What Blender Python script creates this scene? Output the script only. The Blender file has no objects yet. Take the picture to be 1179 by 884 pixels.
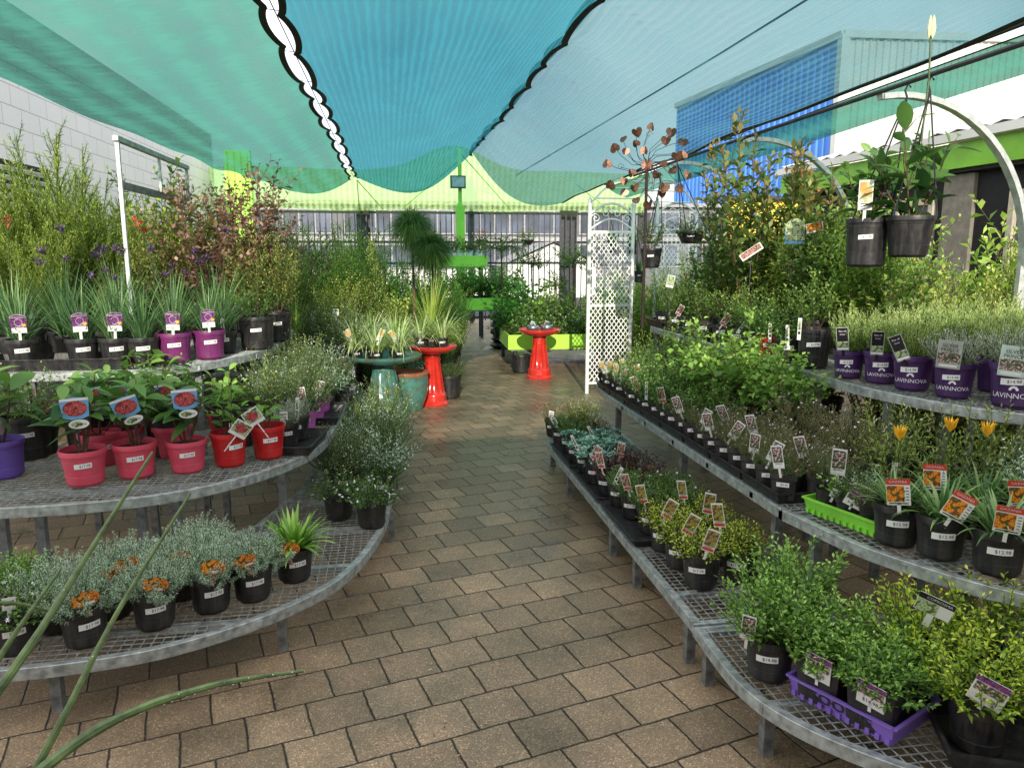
import bpy, math, random
import numpy as np
from mathutils import Vector, Matrix, Euler

R = math.radians
col = bpy.context.scene.collection
scene = bpy.context.scene
random.seed(4)

# ------------------------------------------------------------------ camera maths (eye 1.6 m, aisle runs along +Y)
F, CX, CY, EYE = 870.0, 589.5, 442.0, 1.6
PITCH, YAW = R(9.9), R(9.1)
def ray(px, py):
    x = (px - CX) / F; u = -(py - CY) / F
    fy = math.cos(PITCH) + u * math.sin(PITCH); z = -math.sin(PITCH) + u * math.cos(PITCH)
    return x * math.cos(YAW) + fy * math.sin(YAW), -x * math.sin(YAW) + fy * math.cos(YAW), z
def G(px, py, z=0.0):
    X, Y, Z = ray(px, py); t = (z - EYE) / Z
    return (X * t, Y * t, z)
def D(px, py, Yd):
    X, Y, Z = ray(px, py); t = Yd / Y
    return (X * t, Yd, EYE + Z * t)

# ------------------------------------------------------------------ object helpers
def tag(o, label=None, cat=None, group=None, kind=None):
    if label: o['label'] = label
    if cat: o['category'] = cat
    if group: o['group'] = group
    if kind: o['kind'] = kind
    return o
def empty(name, loc, rz=0.0):
    o = bpy.data.objects.new(name, None); col.objects.link(o)
    o.location = loc; o.rotation_euler = (0, 0, rz); o.empty_display_size = .05
    return o
def link(name, me, parent=None, loc=(0, 0, 0), rot=(0, 0, 0), sc=1.0):
    o = bpy.data.objects.new(name, me); col.objects.link(o)
    if parent is not None: o.parent = parent
    o.location = loc; o.rotation_euler = rot
    o.scale = (sc, sc, sc) if not hasattr(sc, '__len__') else sc
    return o
class MB:
    def __init__(s): s.V = []; s.F = []; s.M = []
    def add(s, vs, fs, m=0):
        n = len(s.V); s.V.extend([tuple(v) for v in vs])
        for f in fs: s.F.append(tuple(i + n for i in f)); s.M.append(m)
        return s
    def box(s, c, d, m=0, rz=0.0, rot=None):
        hx, hy, hz = d[0] / 2, d[1] / 2, d[2] / 2
        vs = [Vector((x, y, z)) for x in (-hx, hx) for y in (-hy, hy) for z in (-hz, hz)]
        mt = (rot or Matrix.Rotation(rz, 3, 'Z'))
        c = Vector(c)
        vs = [mt @ v + c for v in vs]
        return s.add(vs, [(0, 1, 3, 2), (4, 6, 7, 5), (0, 4, 5, 1), (2, 3, 7, 6), (0, 2, 6, 4), (1, 5, 7, 3)], m)
    def bar(s, a, b, w, h=None, m=0):
        a = Vector(a); b = Vector(b); d = b - a; L = d.length
        if L < 1e-6: return s
        q = d.to_track_quat('Y', 'Z').to_matrix()
        return s.box((a + b) / 2, (w, L, h or w), m, rot=q)
    def tube(s, pts, r, n=8, m=0, cap=True):
        pts = [Vector(p) for p in pts]; k = len(pts)
        rs = r if hasattr(r, '__len__') else [r] * k
        vs = []
        up = None
        for i, p in enumerate(pts):
            t = (pts[min(i + 1, k - 1)] - pts[max(i - 1, 0)]).normalized()
            if up is None:
                up = Vector((0, 0, 1)) if abs(t.z) < .9 else Vector((1, 0, 0))
            up = (up - t * up.dot(t)).normalized(); sd = t.cross(up)
            for j in range(n):
                a = 2 * math.pi * j / n
                vs.append(p + (up * math.cos(a) + sd * math.sin(a)) * rs[i])
        fs = [(i * n + j, i * n + (j + 1) % n, (i + 1) * n + (j + 1) % n, (i + 1) * n + j) for i in range(k - 1) for j in range(n)]
        if cap: fs += [tuple(range(n - 1, -1, -1)), tuple((k - 1) * n + j for j in range(n))]
        return s.add(vs, fs, m)
    def lathe(s, prof, n=28, m=0, c=(0, 0, 0), flute=None):
        vs = []
        for (r, z) in prof:
            for j in range(n):
                a = 2 * math.pi * j / n
                rr = r * (1 + (flute(a, z) if flute else 0))
                vs.append((c[0] + rr * math.cos(a), c[1] + rr * math.sin(a), c[2] + z))
        k = len(prof)
        fs = [(i * n + j, i * n + (j + 1) % n, (i + 1) * n + (j + 1) % n, (i + 1) * n + j) for i in range(k - 1) for j in range(n)]
        if prof[0][0] > 1e-4: fs.append(tuple(range(n - 1, -1, -1)))
        if prof[-1][0] > 1e-4: fs.append(tuple((k - 1) * n + j for j in range(n)))
        return s.add(vs, fs, m)
    def mesh(s, name, mats, smooth=False, angle=40):
        me = bpy.data.meshes.new(name); me.from_pydata(s.V, [], s.F)
        for m in (mats if isinstance(mats, (list, tuple)) else [mats]): me.materials.append(m)
        me.polygons.foreach_set('material_index', s.M)
        if smooth:
            me.polygons.foreach_set('use_smooth', [True] * len(s.F))
            try: me.set_sharp_from_angle(angle=R(angle))
            except Exception: pass
        me.update(); return me
    def build(s, name, mats, parent=None, loc=(0, 0, 0), rot=(0, 0, 0), smooth=False):
        return link(name, s.mesh(name, mats, smooth), parent, loc, rot)

def smooth_line(pts, k=6, closed=False):
    P = [Vector(p) for p in pts]; out = []
    n = len(P)
    for i in range(n - 1):
        p0, p1, p2, p3 = P[max(i - 1, 0)], P[i], P[i + 1], P[min(i + 2, n - 1)]
        for j in range(k):
            t = j / k
            out.append(0.5 * ((2 * p1) + (p2 - p0) * t + (2 * p0 - 5 * p1 + 4 * p2 - p3) * t * t + (3 * p1 - p0 - 3 * p2 + p3) * t ** 3))
    out.append(P[-1]); return out

# ------------------------------------------------------------------ materials
def newmat(name):
    m = bpy.data.materials.new(name); m.use_nodes = True
    nt = m.node_tree; b = nt.nodes['Principled BSDF']; return m, nt, b
def N(nt, t, **kw):
    n = nt.nodes.new(t)
    for k, v in kw.items(): setattr(n, k, v)
    return n
def plain(name, c, rough=.5, metal=0.0, spec=.5, var=.12, scale=12, bump=0.0, bscale=60, coat=0.0, dirt=None):
    m, nt, b = newmat(name)
    b.inputs['Roughness'].default_value = rough; b.inputs['Metallic'].default_value = metal
    b.inputs['Specular IOR Level'].default_value = spec
    if coat: b.inputs['Coat Weight'].default_value = coat; b.inputs['Coat Roughness'].default_value = .08
    tc = N(nt, 'ShaderNodeTexCoord'); no = N(nt, 'ShaderNodeTexNoise')
    no.inputs['Scale'].default_value = scale; no.inputs['Detail'].default_value = 6
    nt.links.new(tc.outputs['Object'], no.inputs['Vector'])
    cr = N(nt, 'ShaderNodeValToRGB')
    lo = [max(0, x * (1 - 2 * var)) for x in c]; hi = [min(1, x * (1 + 2 * var)) for x in c]
    if dirt: lo = dirt
    cr.color_ramp.elements[0].position = .3; cr.color_ramp.elements[1].position = .7
    cr.color_ramp.elements[0].color = (*lo, 1); cr.color_ramp.elements[1].color = (*hi, 1)
    nt.links.new(no.outputs['Fac'], cr.inputs['Fac']); nt.links.new(cr.outputs['Color'], b.inputs['Base Color'])
    if bump:
        n2 = N(nt, 'ShaderNodeTexNoise'); n2.inputs['Scale'].default_value = bscale; n2.inputs['Detail'].default_value = 5
        nt.links.new(tc.outputs['Object'], n2.inputs['Vector'])
        bp = N(nt, 'ShaderNodeBump'); bp.inputs['Strength'].default_value = bump; bp.inputs['Distance'].default_value = .01
        nt.links.new(n2.outputs['Fac'], bp.inputs['Height']); nt.links.new(bp.outputs['Normal'], b.inputs['Normal'])
    return m
def leafmat(name, dark, mid, light, rough=.45, trans=.3, spec=.4):
    dark, mid, light = [tuple(min(.85, q * g) for q in c) for c, g in ((dark, 1.25), (mid, 1.35), (light, 1.3))]
    m, nt, b = newmat(name)
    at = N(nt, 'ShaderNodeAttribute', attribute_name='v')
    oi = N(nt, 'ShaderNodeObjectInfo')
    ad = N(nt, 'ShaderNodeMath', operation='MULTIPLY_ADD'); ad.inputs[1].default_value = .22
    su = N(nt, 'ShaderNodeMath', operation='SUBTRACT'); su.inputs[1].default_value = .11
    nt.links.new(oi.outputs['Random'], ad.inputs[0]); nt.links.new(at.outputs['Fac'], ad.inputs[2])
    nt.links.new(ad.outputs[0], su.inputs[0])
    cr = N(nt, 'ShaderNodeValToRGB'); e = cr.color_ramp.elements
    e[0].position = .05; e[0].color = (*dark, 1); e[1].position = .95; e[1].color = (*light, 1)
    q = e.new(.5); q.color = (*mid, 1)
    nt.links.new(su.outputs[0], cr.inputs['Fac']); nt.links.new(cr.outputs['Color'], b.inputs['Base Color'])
    b.inputs['Roughness'].default_value = rough; b.inputs['Specular IOR Level'].default_value = spec
    tr = N(nt, 'ShaderNodeBsdfTranslucent')
    hs = N(nt, 'ShaderNodeHueSaturation'); hs.inputs['Saturation'].default_value = 1.1; hs.inputs['Value'].default_value = 1.3
    nt.links.new(cr.outputs['Color'], hs.inputs['Color']); nt.links.new(hs.outputs['Color'], tr.inputs['Color'])
    mx = N(nt, 'ShaderNodeMixShader'); mx.inputs[0].default_value = trans
    out = nt.nodes['Material Output']
    nt.links.new(b.outputs[0], mx.inputs[1]); nt.links.new(tr.outputs[0], mx.inputs[2]); nt.links.new(mx.outputs[0], out.inputs['Surface'])
    return m
def picmat(name, cols, scale=45, rough=.35):
    """printed photograph of flowers on a tag"""
    m, nt, b = newmat(name)
    tc = N(nt, 'ShaderNodeTexCoord'); vo = N(nt, 'ShaderNodeTexVoronoi'); vo.inputs['Scale'].default_value = scale
    no = N(nt, 'ShaderNodeTexNoise'); no.inputs['Scale'].default_value = scale * 2
    nt.links.new(tc.outputs['Object'], vo.inputs['Vector']); nt.links.new(tc.outputs['Object'], no.inputs['Vector'])
    mx = N(nt, 'ShaderNodeMath', operation='MULTIPLY_ADD'); mx.inputs[1].default_value = .5; 
    nt.links.new(no.outputs['Fac'], mx.inputs[0]); nt.links.new(vo.outputs['Distance'], mx.inputs[2])
    cr = N(nt, 'ShaderNodeValToRGB'); e = cr.color_ramp.elements
    cr.color_ramp.interpolation = 'LINEAR'
    n = len(cols)
    e[0].position = .25; e[0].color = (*cols[0], 1); e[1].position = .95; e[1].color = (*cols[-1], 1)
    for i in range(1, n - 1):
        q = e.new(.25 + .7 * i / (n - 1)); q.color = (*cols[i], 1)
    nt.links.new(mx.outputs[0], cr.inputs['Fac']); nt.links.new(cr.outputs['Color'], b.inputs['Base Color'])
    b.inputs['Roughness'].default_value = rough
    return m

M = {}
M['black'] = plain('black plastic', (.012, .012, .014), .38, var=.3, scale=25, bump=.08, dirt=(.007, .007, .008))
M['pink'] = plain('pink plastic', (.62, .07, .12), .38, var=.08, bump=.03)
M['red'] = plain('red plastic', (.5, .012, .015), .35, var=.08, bump=.03)
M['magenta'] = plain('magenta plastic', (.16, .022, .12), .38, var=.1)
M['orchid'] = plain('orchid plastic', (.42, .1, .36), .38, var=.1)
M['violet'] = plain('violet plastic', (.12, .07, .36), .38, var=.1)
M['purple'] = plain('dark purple plastic', (.055, .018, .1), .35, var=.15)
M['purpletray'] = plain('purple tray plastic', (.23, .13, .55), .35, var=.08)
M['limetray'] = plain('lime plastic', (.22, .62, .05), .35, var=.08)
def dusty(mat, amt=.35, c=(.16, .14, .11)):
    nt = mat.node_tree; b = nt.nodes['Principled BSDF']; src = b.inputs['Base Color'].links[0].from_socket
    tc = N(nt, 'ShaderNodeTexCoord'); mp = N(nt, 'ShaderNodeMapping'); mp.inputs['Scale'].default_value = (30, 30, 5); oi = N(nt, 'ShaderNodeObjectInfo')
    nt.links.new(tc.outputs['Object'], mp.inputs['Vector']); nt.links.new(oi.outputs['Location'], mp.inputs['Location'])
    no = N(nt, 'ShaderNodeTexNoise'); no.inputs['Scale'].default_value = 1; no.inputs['Detail'].default_value = 8; no.inputs['Roughness'].default_value = .7; nt.links.new(mp.outputs[0], no.inputs['Vector'])
    mr = N(nt, 'ShaderNodeMapRange'); mr.inputs[1].default_value = .45; mr.inputs[2].default_value = .75; mr.inputs[3].default_value = 0; mr.inputs[4].default_value = amt; nt.links.new(no.outputs['Fac'], mr.inputs[0])
    mx = N(nt, 'ShaderNodeMix', data_type='RGBA'); nt.links.new(mr.outputs[0], mx.inputs[0]); nt.links.new(src, mx.inputs[6]); mx.inputs[7].default_value = (*c, 1); nt.links.new(mx.outputs[2], b.inputs['Base Color'])
    m2 = N(nt, 'ShaderNodeMath', operation='MULTIPLY_ADD'); m2.inputs[1].default_value = .6; m2.inputs[2].default_value = b.inputs['Roughness'].default_value; nt.links.new(mr.outputs[0], m2.inputs[0]); nt.links.new(m2.outputs[0], b.inputs['Roughness'])
for k_ in ('black', 'pink', 'red', 'magenta', 'orchid', 'violet', 'purple', 'purpletray', 'limetray'): dusty(M[k_], .3 if k_ == 'black' else .22)
M['soil'] = plain('potting soil', (.022, .014, .009), .95, var=.6, scale=120, bump=.8, bscale=200)
M['label'] = plain('label paper', (.8, .8, .78), .5, var=.02)
M['ink'] = plain('black ink', (.03, .03, .035), .5)
M['inkwhite'] = plain('white ink', (.75, .72, .78), .5)
M['galv'] = plain('galvanised steel', (.36, .39, .38), .42, metal=.35, var=.22, scale=30, bump=.15, bscale=90)
M['galvlight'] = plain('pale galvanised steel', (.5, .53, .52), .4, metal=.15, var=.12, scale=20)
M['galvdark'] = plain('dull galvanised steel', (.19, .2, .2), .5, metal=.3, var=.25, scale=25, bump=.1)
M['white'] = plain('white paint', (.78, .78, .76), .4, var=.05, scale=6)
M['lime'] = plain('lime paint', (.42, .8, .07), .4, var=.05, scale=4)
M['limedeep'] = plain('lime fascia paint', (.2, .5, .02), .45, var=.08, scale=3)
M['darksteel'] = plain('dark fence steel', (.035, .037, .045), .5, var=.2)
M['redglaze'] = plain('red glaze', (.55, .03, .02), .16, var=.12, scale=8, coat=.6)
M['tealglaze'] = plain('teal glaze', (.035, .15, .13), .25, var=.3, scale=14, coat=.5, dirt=(.09, .1, .07))
M['terracotta'] = plain('terracotta', (.3, .12, .06), .7, var=.2)
M['copper'] = plain('copper leaf metal', (.2, .1, .065), .4, metal=.7, var=.45, scale=9, dirt=(.03, .018, .015))
M['rust'] = plain('dark bronze wire', (.05, .035, .03), .5, metal=.5)
M['cream'] = plain('cream wall', (.55, .53, .48), .8, var=.06, scale=3)
M['panel'] = plain('weathered wall panel', (.2, .18, .15), .8)
M['beige'] = plain('beige window frame', (.45, .4, .32), .6)
M['glassdark'] = plain('dark window glass', (.03, .035, .045), .12, var=.3, scale=1.5)
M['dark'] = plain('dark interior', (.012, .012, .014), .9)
M['yellow'] = plain('yellow wall paint', (.75, .55, .06), .7, var=.06, scale=2)
M['greywall'] = plain('grey rendered wall', (.15, .155, .17), .8, var=.08, scale=1)
M['trim'] = plain('pale grey trim', (.33, .33, .34), .7)
M['bluepane'] = plain('grey blue panes', (.07, .085, .12), .25, var=.4, scale=.8)
M['blueiron'] = plain('blue corrugated iron', (.06, .24, .75), .45, var=.06, scale=1)
M['whiteiron'] = plain('pale corrugated iron', (.62, .63, .6), .5, var=.05, scale=1)
M['steelbowl'] = plain('brushed steel', (.45, .45, .45), .25, metal=.9)
M['bag'] = plain('black shiny plastic bag', (.012, .012, .014), .2, bump=1.0, bscale=12)
M['bark'] = plain('brown stem bark', (.11, .06, .035), .85, var=.3, scale=60, bump=.3)
M['redstem'] = plain('red green stem', (.1, .05, .03), .7)
M['greenstem'] = plain('green stem', (.06, .1, .03), .6)
M['binding'] = plain('black webbing', (.008, .012, .014), .7)
M['road'] = plain('asphalt', (.05, .05, .052), .9, var=.2, scale=3, bump=.2)
M['lamp'] = plain('floodlight glass', (.55, .56, .55), .2)
M['tagblack'] = plain('black tag', (.015, .013, .018), .35)
M['redband'] = plain('red tag band', (.65, .06, .03), .4)
M['silvertag'] = plain('grey silver tag', (.42, .44, .4), .35)
M['palegreentag'] = plain('pale mint tag', (.55, .68, .6), .35)
M['bluetag'] = plain('sky blue tag', (.16, .4, .7), .35)
M['yellowdot'] = plain('yellow dot', (.8, .5, .05), .4)
M['pic_purple'] = picmat('tag photo purple', [(.5, .3, .6), (.25, .08, .38), (.08, .02, .15), (.35, .08, .25), (.05, .02, .08)], 70)
M['pic_redflower'] = picmat('tag photo red flower', [(.75, .35, .35), (.6, .06, .08), (.3, .02, .03), (.65, .15, .15), (.2, .03, .03)], 85)
M['pic_orange'] = picmat('tag photo orange flowers', [(.06, .015, .01), (.3, .04, .01), (.85, .4, .03), (.85, .3, .03), (.5, .08, .02), (.08, .1, .03)], 75)
M['pic_pinkwhite'] = picmat('tag photo pink white flowers', [(.9, .85, .85), (.85, .7, .75), (.5, .2, .28), (.15, .2, .1), (.05, .08, .04)], 130)
M['pic_greenyellow'] = picmat('tag photo green fruit', [(.65, .75, .12), (.4, .55, .08), (.12, .2, .04), (.5, .25, .1), (.1, .08, .03)], 80)
M['pic_pink'] = picmat('tag photo pink', [(.85, .3, .35), (.6, .08, .12), (.7, .5, .4), (.25, .05, .05), (.1, .12, .05)], 110)
M['pic_white'] = picmat('tag photo white flower', [(.85, .85, .8), (.8, .8, .75), (.5, .55, .3), (.7, .35, .1)], 30)
M['pic_green'] = picmat('tag photo pale foliage', [(.45, .55, .3), (.2, .35, .1), (.6, .65, .45), (.1, .16, .05)], 70)
M['fl_white'] = plain('white petals', (.8, .8, .78), .5)
M['fl_pink'] = plain('pink petals', (.7, .25, .3), .5)
M['fl_red'] = plain('red petals', (.5, .05, .04), .5)
M['fl_yellow'] = plain('golden petals', (.85, .45, .02), .5)
M['fl_cream'] = plain('cream bud', (.7, .68, .4), .5)
M['fl_purple'] = plain('dark purple flower spike', (.1, .05, .14), .6)
M['fl_rose'] = plain('dusty rose leaves', (.35, .12, .13), .6)

L = {}
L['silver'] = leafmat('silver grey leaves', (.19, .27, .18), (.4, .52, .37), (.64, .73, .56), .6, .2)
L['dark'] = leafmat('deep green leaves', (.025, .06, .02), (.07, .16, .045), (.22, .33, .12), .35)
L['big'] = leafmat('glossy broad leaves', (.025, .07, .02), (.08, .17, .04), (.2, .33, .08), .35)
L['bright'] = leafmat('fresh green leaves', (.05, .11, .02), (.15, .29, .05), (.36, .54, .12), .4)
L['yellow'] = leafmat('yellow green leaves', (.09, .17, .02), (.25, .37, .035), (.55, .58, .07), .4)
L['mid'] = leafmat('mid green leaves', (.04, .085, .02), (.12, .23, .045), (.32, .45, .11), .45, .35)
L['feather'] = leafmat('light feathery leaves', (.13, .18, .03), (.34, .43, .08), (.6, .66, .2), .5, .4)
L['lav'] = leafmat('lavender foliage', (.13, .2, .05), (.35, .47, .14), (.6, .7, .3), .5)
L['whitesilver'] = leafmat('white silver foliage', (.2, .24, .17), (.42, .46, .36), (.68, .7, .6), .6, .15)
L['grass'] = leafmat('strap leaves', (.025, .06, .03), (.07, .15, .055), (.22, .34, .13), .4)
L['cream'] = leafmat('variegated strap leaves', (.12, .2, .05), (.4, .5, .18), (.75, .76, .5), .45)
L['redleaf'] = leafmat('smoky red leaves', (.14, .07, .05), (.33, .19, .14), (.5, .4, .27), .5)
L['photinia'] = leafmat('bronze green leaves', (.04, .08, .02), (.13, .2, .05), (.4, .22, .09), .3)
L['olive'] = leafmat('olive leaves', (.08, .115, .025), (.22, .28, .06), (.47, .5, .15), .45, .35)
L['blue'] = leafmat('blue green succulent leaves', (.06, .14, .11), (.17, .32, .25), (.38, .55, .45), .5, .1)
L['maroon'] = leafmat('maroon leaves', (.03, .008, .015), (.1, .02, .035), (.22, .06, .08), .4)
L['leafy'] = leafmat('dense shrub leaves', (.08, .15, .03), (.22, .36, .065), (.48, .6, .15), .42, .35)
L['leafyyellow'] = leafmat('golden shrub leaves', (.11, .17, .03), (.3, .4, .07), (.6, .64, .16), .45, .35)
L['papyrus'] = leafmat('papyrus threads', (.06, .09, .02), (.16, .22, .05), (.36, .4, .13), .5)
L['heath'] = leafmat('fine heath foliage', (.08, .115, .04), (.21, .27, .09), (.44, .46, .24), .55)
L['cactus'] = plain('mottled green stem skin', (.1, .15, .05), .5, var=.3, scale=45, bump=.3, dirt=(.05, .085, .03))

# ------------------------------------------------------------------ foliage: every plant is stems + leaf faces
def unit(a): return a / np.maximum(np.linalg.norm(a, axis=1, keepdims=True), 1e-9)
class Fol:
    def __init__(s, seed): s.V = []; s.Q = []; s.M = []; s.A = []; s.n = 0; s.r = np.random.default_rng(seed)
    def quads(s, V, Q, m, a):
        V = np.asarray(V, float).reshape(-1, 3); Q = np.asarray(Q).reshape(-1, 4)
        s.V.append(V); s.Q.append(Q + s.n); s.n += len(V)
        s.M.append(np.full(len(Q), m)); s.A.append(np.broadcast_to(np.asarray(a, float), (len(Q),)).copy())
    def leaves(s, P, Dv, Ln, W, m=0, a=.5, big=False, droop=.15, fold=.3, wpos=.45, twist=.6, a2=None):
        n = len(P)
        if n == 0: return
        Dv = unit(Dv); up = np.tile([0, 0, 1.0], (n, 1)) + s.r.normal(0, twist * .5, (n, 3))
        S = unit(np.cross(Dv, up)); U = unit(np.cross(S, Dv))
        Ln = np.broadcast_to(Ln, (n,))[:, None]; W = np.broadcast_to(W, (n,))[:, None]
        a = np.broadcast_to(a, (n,))
        if not big:
            b = P; c = P + Dv * Ln * wpos; t = P + Dv * Ln; t[:, 2] -= (droop * Ln)[:, 0]
            V = np.stack([b, c - S * W / 2 + U * W * fold * .5, t, c + S * W / 2 + U * W * fold * .5], 1)
            s.quads(V, np.arange(4 * n).reshape(n, 4), m, a); return
        rows = ((0, .06), (.2, .72), (.45, 1), (.72, .78), (.9, .36), (1, .02))
        V = []
        for t, w in rows:
            c = P + Dv * Ln * t; c[:, 2] -= (droop * Ln)[:, 0] * t * t
            h = W * w / 2
            V += [c - S * h + U * h * fold, c, c + S * h + U * h * fold]
        V = np.stack(V, 1); k = len(rows)
        q = []
        for r in range(k - 1):
            for cc in range(2): q.append((r * 3 + cc, r * 3 + cc + 1, r * 3 + cc + 4, r * 3 + cc + 3))
        q = np.array(q); Q = (np.arange(n)[:, None, None] * (3 * k) + q[None]).reshape(-1, 4)
        s.quads(V, Q, m, np.repeat(a, len(q)))
    def stem(s, pts, r0, r1, m=1, a=.5, sides=3):
        pts = np.asarray(pts, float); k = len(pts)
        T = unit(np.gradient(pts, axis=0)); ref = np.array([.3, .9, .2]) if abs(T[0, 1]) < .8 else np.array([1, 0, 0.])
        A = unit(np.cross(T, ref)); B = np.cross(T, A); rr = np.linspace(r0, r1, k)[:, None]
        V = np.stack([pts + (A * math.cos(2 * math.pi * j / sides) + B * math.sin(2 * math.pi * j / sides)) * rr for j in range(sides)], 1)
        Q = [(i * sides + j, i * sides + (j + 1) % sides, (i + 1) * sides + (j + 1) % sides, (i + 1) * sides + j) for i in range(k - 1) for j in range(sides)]
        s.quads(V, Q, m, a)
    def blades(s, n, Lr, W, lean=(.1, 1.0), arch=.5, m=0, base=(0, 0, 0), br=.02, seg=6, av=(.1, .9), up=1.0):
        r = s.r; az = r.uniform(0, 2 * math.pi, n); ln = r.uniform(lean[0], lean[1], n); Ls = r.uniform(*Lr, n)
        H = np.stack([np.cos(az), np.sin(az), np.zeros(n)], 1)
        P0 = np.array(base) + H * (br * r.uniform(.2, 1, n))[:, None]
        S = np.stack([-np.sin(az), np.cos(az), np.zeros(n)], 1)
        V = []; pos = P0.copy(); ang = ln * .6
        cur = math.pi * .5 * arch * r.uniform(.5, 1.3, n) * (ln + .3)
        for i in range(seg + 1):
            t = i / seg; w = W * (1 - t ** 2.2) * (.55 + .9 * min(t * 3, .5)) / 1.0 + .0004
            V += [pos - S * w / 2, pos + S * w / 2]
            th = ang + cur * t
            pos = pos + (H * np.sin(th)[:, None] + np.array([0, 0, 1.]) * (np.cos(th) * up)[:, None]) * (Ls / seg)[:, None]
        V = np.stack(V, 1); q = np.array([(2 * i, 2 * i + 1, 2 * i + 3, 2 * i + 2) for i in range(seg)])
        Q = (np.arange(n)[:, None, None] * (2 * seg + 2) + q[None]).reshape(-1, 4)
        a = r.uniform(*av, n); s.quads(V, Q, m, np.repeat(a, seg) + np.tile(np.linspace(-.1, .15, seg), n))
    def petals(s, P, r, n=6, m=2, cup=.3, a=.5, Dn=None):
        for p in P:
            nd = Dn if Dn is not None else s.r.normal(0, .5, 3) + np.array([0, -.3, 1.0]); nd = nd / np.linalg.norm(nd)
            x = np.cross(nd, [1, .2, .1]); x /= np.linalg.norm(x); y = np.cross(nd, x)
            az = np.linspace(0, 2 * math.pi, n, endpoint=False) + s.r.uniform(0, 3)
            d = x * np.cos(az)[:, None] + y * np.sin(az)[:, None] + nd * cup
            s.leaves(np.tile(p, (n, 1)), d, r, r * .6, m, a, droop=0, twist=.1)
    def grow(s, n=10, h=.3, r0=.03, lean=.6, branch=0, blen=.35, bang=.9, LL=.03, LW=.012, space=.015, per=1, ang=.8,
             start=.2, droop=.15, big=False, jit=.06, sr=.0025, lvar=.3, curl=.5, m=0, tipl=.35, hmin=.65, dips=0.0, base=(0, 0, 0), fl=None, flr=.01, flm=2, bstart=.25, small_tip=.6, stems=True, wpos=.45):
        r = s.r; lines = []
        for i in range(n):
            az = i * 2.39996 + r.uniform(-.4, .4); q = math.sqrt((i + .5) / n); ln = lean * q * r.uniform(.8, 1.15)
            Lh = h * r.uniform(hmin, 1) * (1 - .18 * q)
            hd = np.array([math.cos(az), math.sin(az), 0]); k = 7; p = np.array(base) + hd * r0 * q; pts = [p]
            wob = r.normal(0, jit, 3)
            for j in range(k):
                t = (j + 1) / k; th = ln * (1.25 - curl * t) + dips * t * t
                p = p + (hd * math.sin(th) + np.array([0, 0, math.cos(th)]) + wob * t + r.normal(0, jit * .5, 3)) * Lh / k; pts.append(p)
            pts = np.array(pts); lines.append((pts, start, 1.0))
            if stems: s.stem(pts, sr, sr * .4)
            for b in range(branch):
                t = bstart + (.97 - bstart) * (b + r.uniform(0, 1)) / branch; f = t * k; i0 = min(int(f), k - 1)
                p = pts[i0] + (pts[i0 + 1] - pts[i0]) * (f - i0); tg = pts[i0 + 1] - pts[i0]; tg /= np.linalg.norm(tg)
                a2 = b * 2.4 + i + r.uniform(-.5, .5); rd = np.array([math.cos(a2), math.sin(a2), 0])
                d = tg * math.cos(bang) + rd * math.sin(bang); bl = Lh * blen * (1.15 - .7 * t) * r.uniform(.6, 1.1); bp = [p]
                for j in range(4):
                    d = d + np.array([0, 0, .12 * (1 - dips)]) + r.normal(0, jit, 3); d /= np.linalg.norm(d); p = p + d * bl / 4; bp.append(p)
                bp = np.array(bp); lines.append((bp, .12, .9))
                if stems: s.stem(bp, sr * .55, sr * .25)
        tips = []
        P = []; Dv = []; Ls = []; A = []
        for pts, st, sc in lines:
            seg = np.linalg.norm(np.diff(pts, axis=0), axis=1); cum = np.concatenate([[0], np.cumsum(seg)]); T = cum[-1]
            tips.append(pts[-1])
            cnt = max(2, int(T * (1 - st) / space)); ts = np.linspace(st, 1, cnt)
            X = np.stack([np.interp(ts * T, cum, pts[:, c]) for c in range(3)], 1)
            tg = unit(np.gradient(X, axis=0)) if cnt > 1 else np.tile([0, 0, 1.], (cnt, 1))
            X = np.repeat(X, per, 0); tg = np.repeat(tg, per, 0); tt = np.repeat(ts, per)
            k = len(X); az = np.arange(k) * 2.39996 + r.uniform(-.4, .4, k)
            ref = np.cross(tg, np.tile([.2, .3, .9], (k, 1)) + 1e-3); ref = unit(ref); bi = np.cross(tg, ref)
            rad = ref * np.cos(az)[:, None] + bi * np.sin(az)[:, None]
            an = (ang * (1.1 - .45 * tt) * r.uniform(.7, 1.25, k))[:, None]
            P.append(X); Dv.append(tg * np.cos(an) + rad * np.sin(an)); Ls.append(r.uniform(1 - lvar, 1, k) * (1 - (1 - small_tip) * tt ** 2) * sc)
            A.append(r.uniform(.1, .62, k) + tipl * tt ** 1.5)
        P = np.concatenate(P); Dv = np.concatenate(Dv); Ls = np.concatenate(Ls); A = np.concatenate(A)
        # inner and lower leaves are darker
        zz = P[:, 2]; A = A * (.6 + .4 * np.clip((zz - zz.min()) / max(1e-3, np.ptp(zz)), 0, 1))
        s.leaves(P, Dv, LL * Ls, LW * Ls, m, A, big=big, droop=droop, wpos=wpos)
        if fl:
            tips = np.array(tips); idx = r.choice(len(tips), min(fl, len(tips)), replace=False)
            s.petals(tips[idx] + np.array([0, 0, flr * .4]), flr, m=flm)
        return np.array(tips)
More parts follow.
